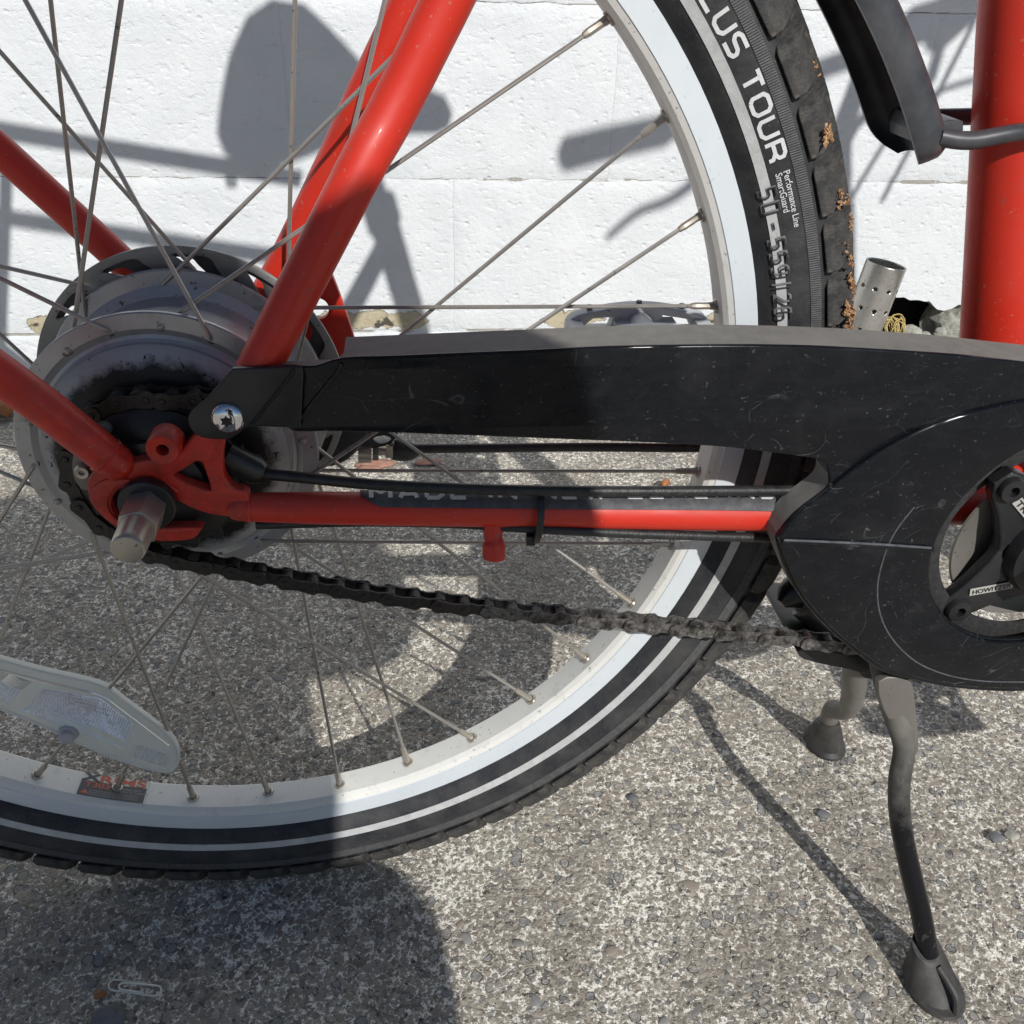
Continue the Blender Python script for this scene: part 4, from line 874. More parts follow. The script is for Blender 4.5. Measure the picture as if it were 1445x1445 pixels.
# tail bracket towards the axle
plate('guard_tail', [[(0.0431, 0.3945), (0.0400, 0.3913), (0.0352, 0.3859), (0.0312, 0.3813), (0.0272, 0.3783), (0.0244, 0.3759), (0.0229, 0.3734), (0.0229, 0.3699), (0.0244, 0.3667), (0.0271, 0.3646), (0.0315, 0.3637), (0.0376, 0.3634), (0.0407, 0.3650), (0.0432, 0.3672), (0.0462, 0.3690), (0.0507, 0.3691), (0.0670, 0.3679), (0.0703, 0.3917), (0.0701, 0.3953)]], -0.0757, -0.0726, 'black', guard, 0.0008)
tube('guard_crease', [(0.0669, -0.0758, 0.3941), (0.0652, -0.0758, 0.3912), (0.0474, -0.0758, 0.3699)], 0.0008, 'guard', guard, 8)
tube('guard_crease', [(0.0853, -0.0727, 0.3953), (0.0839, -0.0727, 0.3919), (0.0631, -0.0727, 0.3667)], 0.0010, 'guard', guard, 8)
sc_ = (0.0388, -0.0790, 0.3737)
lathe('guard_screw', [(0.0001, -.0795), (0.0030, -.0795), (0.0050, -.0788), (0.0064, -.0774), (0.0068, -.0757), (0.0068, -.0752), (0.0001, -.0752)], 'chrome', guard, 40, (sc_[0], sc_[2]), angle=60)
star = [(sc_[0] + (0.0026 if i % 2 else 0.0016) * math.cos(R(i * 30)), sc_[2] + (0.0026 if i % 2 else 0.0016) * math.sin(R(i * 30))) for i in range(12)]
plate('screw_recess', [star], -.0798, -.0794, 'grease', guard, 0.0)
# --- crankset
crank = empty('crankset', (BB[0], -0.05, BB[1]), bike)
sub(lathe('spider_dish', [(0.016, -.0475), (0.027, -.0462), (0.038, -.0500), (0.0462, -.0525), (0.0470, -.0515), (0.038, -.0480), (0.016, -.0440)], 'stand_dusty', None, 64, BB), crank)
a4 = [131 + 90 * k for k in range(4)]
ringp = plate('chainring', [sprocket_outline(BB[0], BB[1], 0.0885, 44, 0.002), circ(BB[0], BB[1], 0.0545, 60)], -.0520, -.0490, 'ring', None, 0.0004); sub(ringp, crank)
sub(lathe('bash_ring', [(0.0580, -.0605), (0.0575, -.0590), (0.0660, -.0590), (0.0690, -.0600), (0.0660, -.0612)], 'ring', None, 96, (0.4325, 0.2920)), crank)
sub(tube('crank_axle', [(BB[0], -.064, BB[1]), (BB[0], .075, BB[1])], 0.012, 'crank', None, 24), crank)
sub(lathe('crank_boss', [(0.0001, -.072), (0.014, -.072), (0.022, -.068), (0.026, -.056), (0.026, -.048), (0.0001, -.048)], 'crank', None, 48, BB), crank)
for k, a in enumerate(a4):
    d = Vector((math.cos(R(a)), 0, math.sin(R(a)))); n_ = Vector((-d.z, 0, d.x)); c = Vector((BB[0], 0, BB[1]))
    o = [(c + d * t + n_ * s * wd) for t, wd, s in ((0.012, .024, -1), (0.026, .0160, -1), (0.040, .0115, -1), (0.0535, .0090, -1), (0.0600, .005, -1), (0.0600, .005, 1), (0.0535, .0090, 1), (0.040, .0115, 1), (0.026, .0160, 1), (0.012, .024, 1))]
    sub(plate('spider_arm', [[(q.x, q.z) for q in o]], -.0612, -.0530, 'crank', None, 0.0020), crank)
    bc = c + d * 0.052
    sub(lathe('chainring_bolt', [(0.0026, -.0600), (0.0028, -.0648), (0.0060, -.0645), (0.0068, -.0630), (0.0068, -.0560), (0.0001, -.0560), (0.0001, -.0600)], 'crank', None, 30, (bc.x, bc.z)), crank)
armo = [(BB[0] + x, BB[1] + z) for x, z in ((0.0, .018), (0.05, .014), (0.15, .011), (0.17, .0125), (0.184, .006), (0.184, -.006), (0.17, -.0125), (0.15, -.011), (0.05, -.014), (0.0, -.018), (-.015, -.012), (-.015, .012))]
an = R(-35)
def rotp(p, a): x, z = p[0] - BB[0], p[1] - BB[1]; return (BB[0] + x * math.cos(a) - z * math.sin(a), BB[1] + x * math.sin(a) + z * math.cos(a))
sub(plate('crank_arm', [[rotp(p, R(-22)) for p in armo]], -.0840, -.0720, 'crank', None, 0.003), crank)
sub(plate('crank_arm', [[rotp(p, R(166)) for p in armo]], .0640, .0760, 'crank', None, 0.003), crank)
def spider_text(body, px0, px1, size, depth_y):
    A, B = Vector(px0), Vector(px1); d = (B - A).normalized(); up = Vector((-d.z, 0, d.x))
    if up.z < 0 and abs(up.z) > abs(up.x): up = -up
    me = text_mesh(body, size, 0.00006, 0, 1.2); wd = max(q.co.x for q in me.vertices); L = (B - A).length
    for q in me.vertices:
        t = A + d * (q.co.x / wd * L) + up * q.co.y; q.co = (t.x, depth_y, t.z)
    return sub(fin(me, 'logo_lettering', 'logo', None, False), crank)
def spider_plate(A, B, h, y):
    A, B = Vector(A), Vector(B); d = (B - A).normalized(); up = Vector((-d.z, 0, d.x)) * h
    q = [A - up * .25 - d * .001, B - up * .25 + d * .001, B + up * 1.05 + d * .001, A + up * 1.05 - d * .001]
    return sub(plate('logo_plate', [[(p.x, p.z) for p in q]], y, y + .0004, 'logo', None, 0), crank)
A_, B_ = (0.3992, -0.0606, 0.2567), (0.4196, -0.0606, 0.2604)
spider_plate(A_, B_, 0.0034, -.0622)
me_ = spider_text('HOWITZER', A_, B_, 0.0040, -.0625); me_.data.materials[0] = M['crank']
A_, B_ = (0.4044, -0.0606, 0.3122), (0.4296, -0.0606, 0.2886)
spider_plate(A_, B_, 0.0040, -.0622)
me_ = spider_text('TRUVATIV', A_, B_, 0.0046, -.0625); me_.data.materials[0] = M['crank']
# pale frame plate and bearing cup seen through the crank opening
lathe('bearing_cup', [(0.0001, -.044), (0.024, -.044), (0.026, -.041), (0.026, -.036), (0.0001, -.036)], 'stand_dusty', bike, 48, BB)

# --- pedals
def pedal(loc, parent):
    t = MB(); X, Y, Z = loc
    o = cat2([(-.050, -.004), (-.046, .005), (-.030, .0095), (-.010, .0125), (.010, .0125), (.030, .0095), (.046, .005), (.050, -.004), (.044, -.008), (.012, -.0105), (-.012, -.0105), (-.044, -.008)], 4, True)
    holes = [[(-.040, -.003), (-.020, -.003), (-.018, .005), (-.032, .004)], [(.016, -.004), (.038, -.004), (.034, .003), (.016, .006)]]
    for y0 in (-.047, -.006, .035):
        pl = plate('pedal', [[(X + a, Z + b) for a, b in o]] + [[(X + a, Z + b) for a, b in h] for h in holes], Y + y0, Y + y0 + .012, 'pedal', None, 0.0015)
        t.add([v.co[:] for v in pl.data.vertices], [tuple(p.vertices) for p in pl.data.polygons]); bpy.data.objects.remove(pl)
    for sx in (-.048, -.016, .016, .040): t.add(*box_geo(X + sx - .002, X + sx + .008, Y - .040, Y + .040, Z - .006, Z + .0035))
    t.add(*tube_geo([(X, Y - .05, Z), (X, Y + .05, Z)], 0.009, 14))
    p = t.build('pedal', 'pedal', parent, angle=30)
    pin = None
    for sx in (-.034, .0, .030):
        for sy in (-.041, .041):
            z = Z + 0.0115 - abs(sx) * 0.08
            g = tube('grip_pin', [(X + sx, Y + sy, z - .002), (X + sx, Y + sy, z + .0032)], 0.0020, 'stand_dusty', p, 8)
    return p
pedal((BB[0] + .172 * math.cos(R(166)) + 0.0, .135, BB[1] + .172 * math.sin(R(166)) - .006), bike)
pedal((BB[0] + .172 * math.cos(R(-22)), -.140, BB[1] + .172 * math.sin(R(-22))), bike)

# --- chainstay dressings: decal, lettering, cables, tie, stud
def stay_frame(t):
    """axis point, tangent and radius of the near chainstay at parameter t"""
    P = cat([(0.0360, -0.0670, 0.3258), (0.0546, -0.0660, 0.3242), (0.0853, -0.0640, 0.3215), (0.1697, -0.0580, 0.3137), (0.2911, -0.0500, 0.3029), (BB[0] - .015, -.040, BB[1] + .004)], 12)
    s = t * (len(P) - 1); i = min(int(s), len(P) - 2); a = P[i].lerp(P[i + 1], s - i); d = (P[i + 1] - P[i]).normalized()
    return a, d, 0.0062 + (0.0108 - 0.0062) * t
def on_stay(x, phi, lift):
    lo, hi = 0.0, 1.0
    for _ in range(30):
        mid = (lo + hi) / 2
        if stay_frame(mid)[0].x < x: lo = mid
        else: hi = mid
    a, d, r = stay_frame(lo)
    up = (Vector((0, 0, 1)) - d * d.z).normalized(); out = d.cross(up)
    if out.y > 0: out = -out
    return a + (out * math.cos(phi) + up * math.sin(phi)) * (r + lift)
dx0, dx1 = (0.0879, -0.0640, 0.3218)[0], 0.335
dec = MB(); nu, nv = 60, 12; vv = []
for i in range(nu + 1):
    x = dx0 + (dx1 - dx0) * i / nu
    lowp = R(36) if x > dx0 + .010 else R(36 + 44 * (1 - (x - dx0) / .010) ** 2)
    for j in range(nv + 1): vv.append(on_stay(x, lowp + (R(160) - lowp) * j / nv, 0.00022))
dec.add(vv, [(i * (nv + 1) + j, (i + 1) * (nv + 1) + j, (i + 1) * (nv + 1) + j + 1, i * (nv + 1) + j + 1) for i in range(nu) for j in range(nv)])
decal = dec.build('frame_decal', 'decal', bike)
me = stroke_mesh('MADE IN NEW ZEALAND', 0.0095, 0.0022, 1.2, 0.50, 0.9)
Lx = max(q.co.x for q in me.vertices); X0, X1 = (0.0924, -0.0655, 0.3286)[0], (0.2856, -0.0520, 0.3133)[0]
for q in me.vertices:
    x = X0 + q.co.x * (X1 - X0) / Lx
    q.co = on_stay(x, R(59 + 13 * (x - X0) / (X1 - X0)) + q.co.y / 0.0086, 0.0004 + q.co.z)
fin(me, 'decal_lettering', 'print_white', decal, False)
cab1 = cat([(0.0435, -0.0580, 0.3372), (0.0645, -0.0605, 0.3359), (0.0924, -0.0655, 0.3348), (0.1297, -0.0660, 0.3317), (0.1672, -0.0650, 0.3288), (0.2152, -0.0610, 0.3245), (0.2967, -0.0540, 0.3182)], 6)
tube('cable', cab1, 0.0026, 'cable', bike, 12)
cab2 = cat([(0.0392, -0.0520, 0.3067), (0.0907, -0.0560, 0.3090), (0.1332, -0.0600, 0.3089), (0.1682, -0.0640, 0.3074), (0.2179, -0.0600, 0.3001), (0.2865, -0.0540, 0.2910), (0.3165, -0.0500, 0.2867)], 6)
tube('cable', cab2, 0.0024, 'cable', bike, 12)
zt = []
for k in range(18):
    a = 2 * math.pi * k / 18; c0 = on_stay((0.1687, -0.0580, 0.3138)[0], R(90), -0.0095)
    zt.append(c0 + Vector((0.001 * math.sin(a), -math.cos(a) * 0.0118 - 0.0008, math.sin(a) * 0.0132 - 0.001)))
v, f = [], []
mbz = MB()
for k in range(18):
    q0 = zt[k]
    mbz.v += [tuple(q0 + Vector((-.0016, 0, 0))), tuple(q0 + Vector((.0016, 0, 0)))]
    out_ = (q0 - sum(zt, Vector()) / 18).normalized() * 0.0012
    mbz.v += [tuple(q0 + out_ + Vector((-.0016, 0, 0))), tuple(q0 + out_ + Vector((.0016, 0, 0)))]
for k in range(18):
    a, b = k * 4, ((k + 1) % 18) * 4
    mbz.f += [(a, a + 1, b + 1, b), (a + 2, b + 2, b + 3, a + 3), (a, b, b + 2, a + 2), (a + 1, a + 3, b + 3, b + 1)]
zh = (0.1652, -0.0660, 0.3025)
mbz.add(*box_geo(zh[0] - .0018, zh[0] + .0024, -.068, -.0635, zh[2] - .0020, zh[2] + .0030))
mbz.build('cable_tie', 'cable', bike, angle=30, bevel=0.0003)
stud = MB()
q0, q1, q2, q3 = (0.1483, -0.0600, 0.3095), (0.1482, -0.0625, 0.3048), (0.1485, -0.0640, 0.3014), (0.1484, -0.0665, 0.2927)
stud.add(*tube_geo(cat([q0, (0.1483, -0.0610, 0.3070), q1, (0.1482, -0.0632, 0.3033), q2, (0.1485, -0.0645, 0.2998), (0.1485, -0.0660, 0.2944), q3], 2), [.0056, .0056, .0054, .0050, .0047, .0044, .0043, .0043, .0046, .0050, .0053, .0054, .0054, .0052, .0045], 20))
stud.build('cable_stop_stud', 'red', bike)

# --- disc brake beyond the wheel: arm, barrel adjuster, cable
cal = empty('brake_caliper', (0.06, 0.055, 0.30), bike)
sub(plate('brake_arm', [cat2([(0.0635, 0.3003), (0.0680, 0.3180), (0.1035, 0.3173), (0.1035, 0.2967), (0.1009, 0.2912), (0.0962, 0.2876), (0.0859, 0.2860), (0.0778, 0.2862), (0.0743, 0.2946), (0.0693, 0.2920), (0.0627, 0.2903)], 4, True), cat2([(0.0891, 0.2924), (0.0937, 0.2942), (0.0977, 0.2936), (0.0992, 0.2917), (0.0963, 0.2895), (0.0922, 0.2891)], 3, True)], .0570, .0630, 'black', None, 0.0008), cal)
sub(tube('barrel_adjuster', [(0.0800, 0.0600, 0.2824), (0.0874, 0.0600, 0.2822)], .0062, 'nut', None, 18), cal)
sub(tube('lock_nut', [(0.0882, 0.0600, 0.2822), (0.0915, 0.0600, 0.2821)], .0050, 'stand_dusty', None, 6), cal)
sub(tube('threaded_end', [(0.0915, 0.0600, 0.2826), (0.0964, 0.0600, 0.2825)], .0025, 'nut', None, 10), cal)
sub(plate('clamp_nut', [[(0.0963, 0.2888), (0.1004, 0.2892), (0.1001, 0.2813), (0.0956, 0.2814)]], .0540, .0600, 'nut', None, 0.0005), cal)
sub(tube('cable_boot', cat([(0.0998, 0.0600, 0.2843), (0.1047, 0.0600, 0.2832), (0.1104, 0.0600, 0.2826), (0.1146, 0.0600, 0.2834)], 3), [.0058, .0066, .0068, .0066, .0064, .0062, .0056, .0048, .0040, .0036], 'cable', None, 14), cal)
sub(tube('inner_wire', [(0.0778, 0.0600, 0.2862), (0.0576, 0.0600, 0.2867)], .0009, 'grease', None, 8), cal)
tube('cable', cat([(0.1129, 0.0600, 0.2839), (0.1604, 0.0600, 0.2832), (0.2109, 0.0580, 0.2835), (0.2616, 0.0540, 0.2839), (0.3038, 0.0500, 0.2840), (0.40, .045, 0.275)], 6), 0.0028, 'cable', bike, 12)
sub(plate('caliper_body', [cat2([(0.0327, 0.3177), (0.0687, 0.3300), (0.0875, 0.3167), (0.0866, 0.2988), (0.0692, 0.2807), (0.0368, 0.2815)], 4, True)], .048, .0625, 'black', None, 0.002), cal)

# --- kickstand
ks = empty('kickstand', (0.385, 0, 0.19), bike)
def mk(o): return sub(o, ks)
lg = cat([(0.3740, -.030, 0.218), (0.3745, -0.0500, 0.1951), (0.3849, -0.0570, 0.1655), (0.3910, -0.0640, 0.1464), (0.3885, -0.0735, 0.1274), (0.3909, -0.0830, 0.1046), (0.3995, -0.0935, 0.0753), (0.4086, -0.1055, 0.0469), (0.4147, -0.1160, 0.0229)], 6)
n_ = len(lg); rl = [0.0072 if i < 14 else (0.0068 if i < 20 else 0.0060) for i in range(n_)]
cut = 17
mk(tube('leg', lg, [0.0104 - 0.0042 * min(1, i / (cut + 1)) for i in range(n_)], 'stand', None, 20))
mk(plate('leg_bracket', [cat2([(0.3623, 0.1989), (0.3804, 0.1988), (0.3905, 0.1756), (0.4005, 0.1454), (0.3995, 0.1396), (0.3946, 0.1493), (0.3855, 0.1704), (0.3755, 0.1700)], 3, True)], -0.0635, -0.0585, 'stand_dusty', None, 0.0008))
lf = cat([(0.380, 0.0, 0.205), (0.3932, 0.0080, 0.1418), (0.4086, 0.0260, 0.1052), (0.4183, 0.0410, 0.0731), (0.4175, 0.0500, 0.0623), (0.4165, 0.0570, 0.0577), (0.4191, 0.0620, 0.0423), (0.4221, 0.0660, 0.0260)], 5)
mk(tube('leg', lf, [0.0080 if i < 14 else 0.0066 for i in range(len(lf))], 'stand_dusty', None, 16))
def foot(top, bottom, r0, r1, name='rubber_foot'):
    """cup shaped rubber foot that stands flat on the ground"""
    T, Bt = Vector(top), Vector(bottom); mb = MB(); seg = 22
    ax_ = (Bt - T)
    rings = [(0.0, r0 * 0.82), (0.0, r0), (0.06, r0 * 1.05), (0.45, (r0 + r1) * .5), (0.86, r1 * 0.96), (0.92, r1 * 1.03), (1.0, r1 * 1.05)]
    u = Vector((1, 0, 0)); w_ = Vector((0, 1, 0)); v = []
    for t, r in rings:
        c = T + ax_ * t
        for k in range(seg):
            a = 2 * math.pi * k / seg; tilt = (1 - t) * 0.55
            q = c + u * math.cos(a) * r + w_ * math.sin(a) * r * (1.25 if t > .9 else 1.1)
            if t < .9: q.z += -math.sin(a) * r * tilt * -1.0 * (1 if ax_.y < 0 else -1) * 0.9
            q.z = max(q.z, 0.0); v.append(q)
    f = [(i * seg + k, i * seg + (k + 1) % seg, (i + 1) * seg + (k + 1) % seg, (i + 1) * seg + k) for i in range(len(rings) - 1) for k in range(seg)]
    f.append(tuple((len(rings) - 1) * seg + k for k in range(seg))); f.append(tuple(range(seg - 1, -1, -1)))
    mb.add(v, f)
    return mk(mb.build(name, 'foot', None, angle=40))
fn = (0.4135, -0.1140, 0.0272); fb = [(0.4208, -0.1240, 0.0000)][0]
f1 = foot(fn, fb, 0.0088, 0.0165)
rib0 = [Vector((0.4149, -0.1240, 0.0188)), Vector((0.4180, -0.1325, 0.0088)), Vector((fb[0] + .006, fb[1] - .0195, 0.0))]
rb = MB().add(*tube_geo(cat([Vector(fn) + Vector((.004, -.010, -.006)), Vector((fb[0] + .003, fb[1] - .0135, 0.013)), Vector((fb[0] + .004, fb[1] - .0185, 0.001))], 4), 0.0022, 8)).build('foot_rib', 'foot', None); mk(rb)
ff = (0.4199, 0.0640, 0.0372); fb2 = [(0.4309, 0.0770, 0.0000)][0]
f2 = foot(ff, fb2, 0.0088, 0.0150)
mk(plate('mounting_plate', [cat2([(0.3289, 0.1989), (0.3481, 0.1967), (0.3900, 0.1845), (0.4127, 0.1662), (0.3935, 0.1743), (0.3744, 0.1765), (0.3600, 0.1819), (0.3331, 0.1906)], 3, True)], -0.034, 0.030, 'black', None, 0.001))
mk(tube('stand_pivot', [(0.3772, -0.0300, 0.1797), (0.4041, 0.0100, 0.1424)], 0.0075, 'stand', None, 14))
# plastic flap of the stand bridge just right of the tyre
mk(tube('stand_spring_cover', cat([(0.3231, -0.0100, 0.2134), (0.3334, -0.0060, 0.2187), (0.3438, -0.0100, 0.2135), (0.3582, -0.0140, 0.2000), (0.3749, -0.0180, 0.1776)], 4), [.003, .005, .008, .010, .012, .0135, .014, .014, .014, .014, .014, .014, .014, .013, .012, .011, .010], 'black', None, 14))

# --- mudguard with its clamp on the seat tube
def fender():
    mb = MB(); sec = [(0.3535, -.0275), (0.3610, -.0284), (0.3690, -.0276), (0.3745, -.0245), (0.3780, -.0180), (0.3797, -.009), (0.3802, 0.0), (0.3797, .009), (0.3780, .0180), (0.3745, .0245), (0.3690, .0276), (0.3610, .0284), (0.3535, .0275)]
    inner = [(r - (0.0025 if 0 < i < len(sec) - 1 else 0), y * 0.93) for i, (r, y) in enumerate(sec)]; inner.reverse()
    prof = sec + inner; n = len(prof); segs = 110; a0, a1 = 20.5, 78.0; v = []
    for i in range(segs + 1):
        a = a0 + (a1 - a0) * i / segs; k = (0.355 - 0.345) * 0
        for r, y in prof:
            t = (a - a0) / 10.0
            ac = min(a, 48.0); ri, ro = 0.3544 - 0.00081 * (ac - 23.7) + y * 0.04, 0.3742 - 0.00092 * (ac - 21.5)
            rr = ri + (r - 0.3535) / 0.0267 * (ro - ri)
            kk = (0.42, 0.72, 0.87, 0.95, 0.985)[i] if i < 5 else 1.0
            rr = 0.366 + (rr - 0.366) * kk; y *= kk
            v.append(polar(rr, a, y))
    f = [(i * n + k, i * n + (k + 1) % n, (i + 1) * n + (k + 1) % n, (i + 1) * n + k) for i in range(segs) for k in range(n)]
    h = len(sec)
    f += [(k, k + 1, n - 2 - k, n - 1 - k) for k in range(h - 1)] + [(segs * n + k, segs * n + n - 1 - k, segs * n + n - 2 - k, segs * n + k + 1) for k in range(h - 1)]
    return mb.add(v, f).build('mudguard', 'fender', bike, angle=40)
fen = fender()
cz = 0.474
tube('mudguard_bracket', cat([polar(0.366, 22.6, -.024), (0.3517, -0.0255, 0.4726), (0.3751, -0.0245, 0.4761), (stx(cz) + .018, -.016, cz), (stx(cz) + .022, .0, cz), (stx(cz) + .018, .016, cz), (stx(cz), .0235, cz), (0.3818, 0.0220, 0.4747), polar(0.366, 22.6, .020)], 5), 0.0038, 'fender', fen, 12)
plate('bracket_web', [cat2([(p.x, p.z) for p in (polar(.362, 22.0, 0), polar(.374, 21.6, 0), polar(.378, 22.8, 0), polar(.366, 23.4, 0))], 2, True)], -.022, .016, 'fender', fen, 0.001)

# --- parts above the picture: saddle, seat post, bars, rack, front wheel; their shadows fall on the wall
tube('seat_post', [(stx(0.84), 0, 0.84), (stx(0.965), 0, 0.965)], 0.0136, 'black', bike, 20)
tube('seat_clamp', [(stx(0.842), 0, 0.842), (stx(0.868), 0, 0.868)], 0.0215, 'black', bike, 24)
def saddle():
    xs = [0.112, 0.125, 0.15, 0.185, 0.22, 0.26, 0.30, 0.34, 0.368, 0.380]
    hw = [0.060, 0.092, 0.112, 0.112, 0.088, 0.055, 0.037, 0.030, 0.024, 0.010]
    zt_ = [1.010, 1.025, 1.030, 1.025, 1.014, 1.004, 0.997, 0.993, 0.987, 0.977]
    dp = [0.035, 0.052, 0.058, 0.055, 0.045, 0.036, 0.032, 0.030, 0.026, 0.014]
    mb = MB(); v = []; n = 20
    for x, h, z, d in zip(xs, hw, zt_, dp):
        for k in range(n):
            a = 2 * math.pi * k / n; c, s = math.cos(a), math.sin(a)
            v.append((x, h * c, z - d * .4 + (d * .4 * s if s > 0 else d * .6 * s * (0.45 + .55 * abs(c)))))
    f = [(i * n + k, i * n + (k + 1) % n, (i + 1) * n + (k + 1) % n, (i + 1) * n + k) for i in range(len(xs) - 1) for k in range(n)]
    f += [tuple(range(n)), tuple((len(xs) - 1) * n + k for k in range(n - 1, -1, -1))]
    return mb.add(v, f).build('saddle', 'saddle', bike, angle=60)
saddle()
rk = empty('rear_rack', (-0.2, 0, 0.9), bike)
for s in (-1, 1):
    sub(tube('rack_rail', [(0.175, s * .064, 0.848), (-0.157, s * .064, 0.899), (-0.62, s * .064, 0.970)], 0.0088, 'black', None, 14), rk)
    sub(tube('rack_leg', [(-0.165, s * .064, 0.897), (-0.247, s * .0795, 0.611)], 0.0080, 'black', None, 12), rk)
sub(plate('rack_tab', [[(0.082, 0.862), (0.096, 0.860), (0.095, 0.838), (0.083, 0.838)], circ(0.089, 0.845, 0.003, 12)], .062, .066, 'black', None, 0), rk)
for x in (-0.38, -0.60): sub(tube('rack_crossbar', [(x, -.064, 0.872 - (x + .0) * .153 - .01), (x, .064, 0.872 - x * .153 - .01)], 0.006, 'black', None, 10), rk)
hb = empty('handlebar', (0.93, 0, 1.1), bike)
bar = cat([(0.607, -.300, 1.165), (0.70, -.298, 1.186), (0.79, -.285, 1.196), (0.85, -.24, 1.198), (0.905, -.18, 1.180), (0.97, -.09, 1.142), (1.02, 0.0, 1.112), (0.97, .09, 1.142), (0.905, .18, 1.180), (0.85, .24, 1.198), (0.79, .285, 1.196), (0.70, .298, 1.186), (0.607, .300, 1.165)], 5)
sub(tube('bar', bar, 0.0112, 'black', None, 14), hb)
for s in (-1, 1):
    sub(tube('grip', [(0.600, s * .300, 1.163), (0.606, s * .300, 1.165), (0.67, s * .299, 1.180), (0.735, s * .295, 1.191)], [.012, .0185, .0175, .0165], 'grip', None, 18), hb)
    sub(tube('brake_clamp', [(0.755, s * .290, 1.190), (0.805, s * .275, 1.196)], 0.022, 'black', None, 14), hb)
    sub(tube('brake_lever', cat([(0.795, s * .270, 1.165), (0.782, s * .262, 1.130), (0.765, s * .260, 1.098), (0.735, s * .260, 1.076), (0.697, s * .260, 1.061), (0.659, s * .260, 1.028)], 4), interp_r(.0085, .0045, 21), 'black', None, 10), hb)
sub(tube('cable', cat([(1.0020, -0.0400, 1.1218), (1.0015, -0.0400, 1.0983), (1.0014, -0.0400, 1.0727), (0.9962, -0.0400, 1.0513), (0.9661, -0.0400, 1.0326), (0.9208, -0.0400, 1.0083), (0.9048, -0.0400, 0.9700), (0.9047, -0.0400, 0.9360)], 5), 0.0070, 'cable', None, 8), hb)
sub(tube('cable', cat([(1.1097, 0.0000, 1.0303), (1.0534, 0.0000, 1.0261), (1.0012, 0.0000, 1.0087), (0.9659, 0.0000, 0.9803), (0.9433, 0.0000, 0.9366), (0.9154, 0.0000, 0.8680)], 5), 0.0034, 'cable', None, 8), hb)
sub(tube('cable', cat([(0.80, .27, 1.18), (0.92, .24, 1.14), (1.0, .15, 1.06), (0.985, .06, 0.95), (0.955, .03, 0.85)], 6), 0.0035, 'cable', None, 8), hb)
sub(tube('bar_clamp', [(1.00, -.06, 1.125), (1.02, 0, 1.112), (1.00, .06, 1.125)], 0.021, 'black', None, 14), hb)
sub(tube('stem', [(0.905, 0, 0.87), (0.885, 0, 0.96), (0.90, 0, 1.03), (0.95, 0, 1.09), (1.02, 0, 1.112)], 0.0150, 'black', None, 16), hb)
fw = empty('wheel', (1.065, 0, ZC), bike)
FC = (1.065, ZC)
def fsub(o): return sub(o, fw)
fsub(lathe('tyre', near + far, 'rubber', None, 120, FC, angle=60))
fsub(lathe('rim', [(0.2838, -.0122), (0.2722, -.0122), (0.2675, -.0085), (0.2675, .0085), (0.2722, .0122), (0.2838, .0122)], 'rim', None, 120, FC, angle=18))
fsub(lathe('hub', [(0.008, -.05), (0.012, -.04), (0.024, -.034), (0.024, -.031), (0.014, -.026), (0.014, .026), (0.024, .031), (0.024, .034), (0.012, .04), (0.008, .05)], 'hub', None, 40, FC))
for i in range(36):
    s = -1 if i % 2 else 1; a = 10 * i; h = a + (35 if i % 4 < 2 else -35)
    A = Vector((FC[0] + .022 * math.cos(R(h)), s * .0325, ZC + .022 * math.sin(R(h)))); B = Vector((FC[0] + .267 * math.cos(R(a)), 0, ZC + .267 * math.sin(R(a))))
    fsub(tube('spoke', [A, B], 0.001, 'spoke', None, 6))
for s in (-1, 1): ftube('fork_blade', [(0.953, s * .03, 0.655), (0.96, s * .045, 0.60), (1.015, s * .052, 0.42), (1.065, s * .052, ZC)], 0.0125, 0.008)
tube('fork_crown', [(0.953, -.035, 0.655), (0.953, .035, 0.655)], 0.015, 'red', bike, 16)

# ------------------------------------------------------------------ small things on the ground and by the wall
# perforated steel tube standing against the wall
def pipe():
    r, L = 0.0262, 0.200; seg, rows = 144, 130; vert = {}; mb = MB()
    holes = []
    for k in range(9): holes.append((k * 40.0, 0.030)); holes.append((k * 40.0 + 20, 0.058)); holes.append((k * 40.0, 0.086)); holes.append((k * 40 + 20, 0.114))
    big = (262.0, 0.046)
    def inside(a, h):
        for (ha, hh) in holes:
            da = ((a - ha + 180) % 360 - 180); dist = math.hypot(R(da) * r, h - hh)
            if dist < 0.0029: return True
        return False
    v = [[(r * math.cos(2 * math.pi * i / seg), r * math.sin(2 * math.pi * i / seg), -h * L / rows) for i in range(seg)] for h in range(rows + 1)]
    f = []
    for h in range(rows):
        for i in range(seg):
            if not inside((i + .5) * 360 / seg, (h + .5) * L / rows): f.append((h * seg + i, h * seg + (i + 1) % seg, (h + 1) * seg + (i + 1) % seg, (h + 1) * seg + i))
    mb.add([q for row in v for q in row], f)
    o = mb.build('steel_tube', 'pipe', None)
    so_ = o.modifiers.new('wall', 'SOLIDIFY'); so_.thickness = 0.0016; so_.offset = -1
    return o
pt = pipe(); top = Vector((0.7307, 0.7200, 0.1849)); ax_ = (top - Vector((0.7263, 0.7160, 0.0806)))
ax_ = Vector((0.16, 0.02, 1.0)).normalized()
pt.matrix_world = Matrix.Translation(top) @ ax_.to_track_quat('Z', 'Y').to_matrix().to_4x4() @ Matrix.Rotation(R(20), 4, 'Z')
tag(pt, 'perforated silver steel tube standing tilted between rear tyre and hole in wall', 'metal tube')
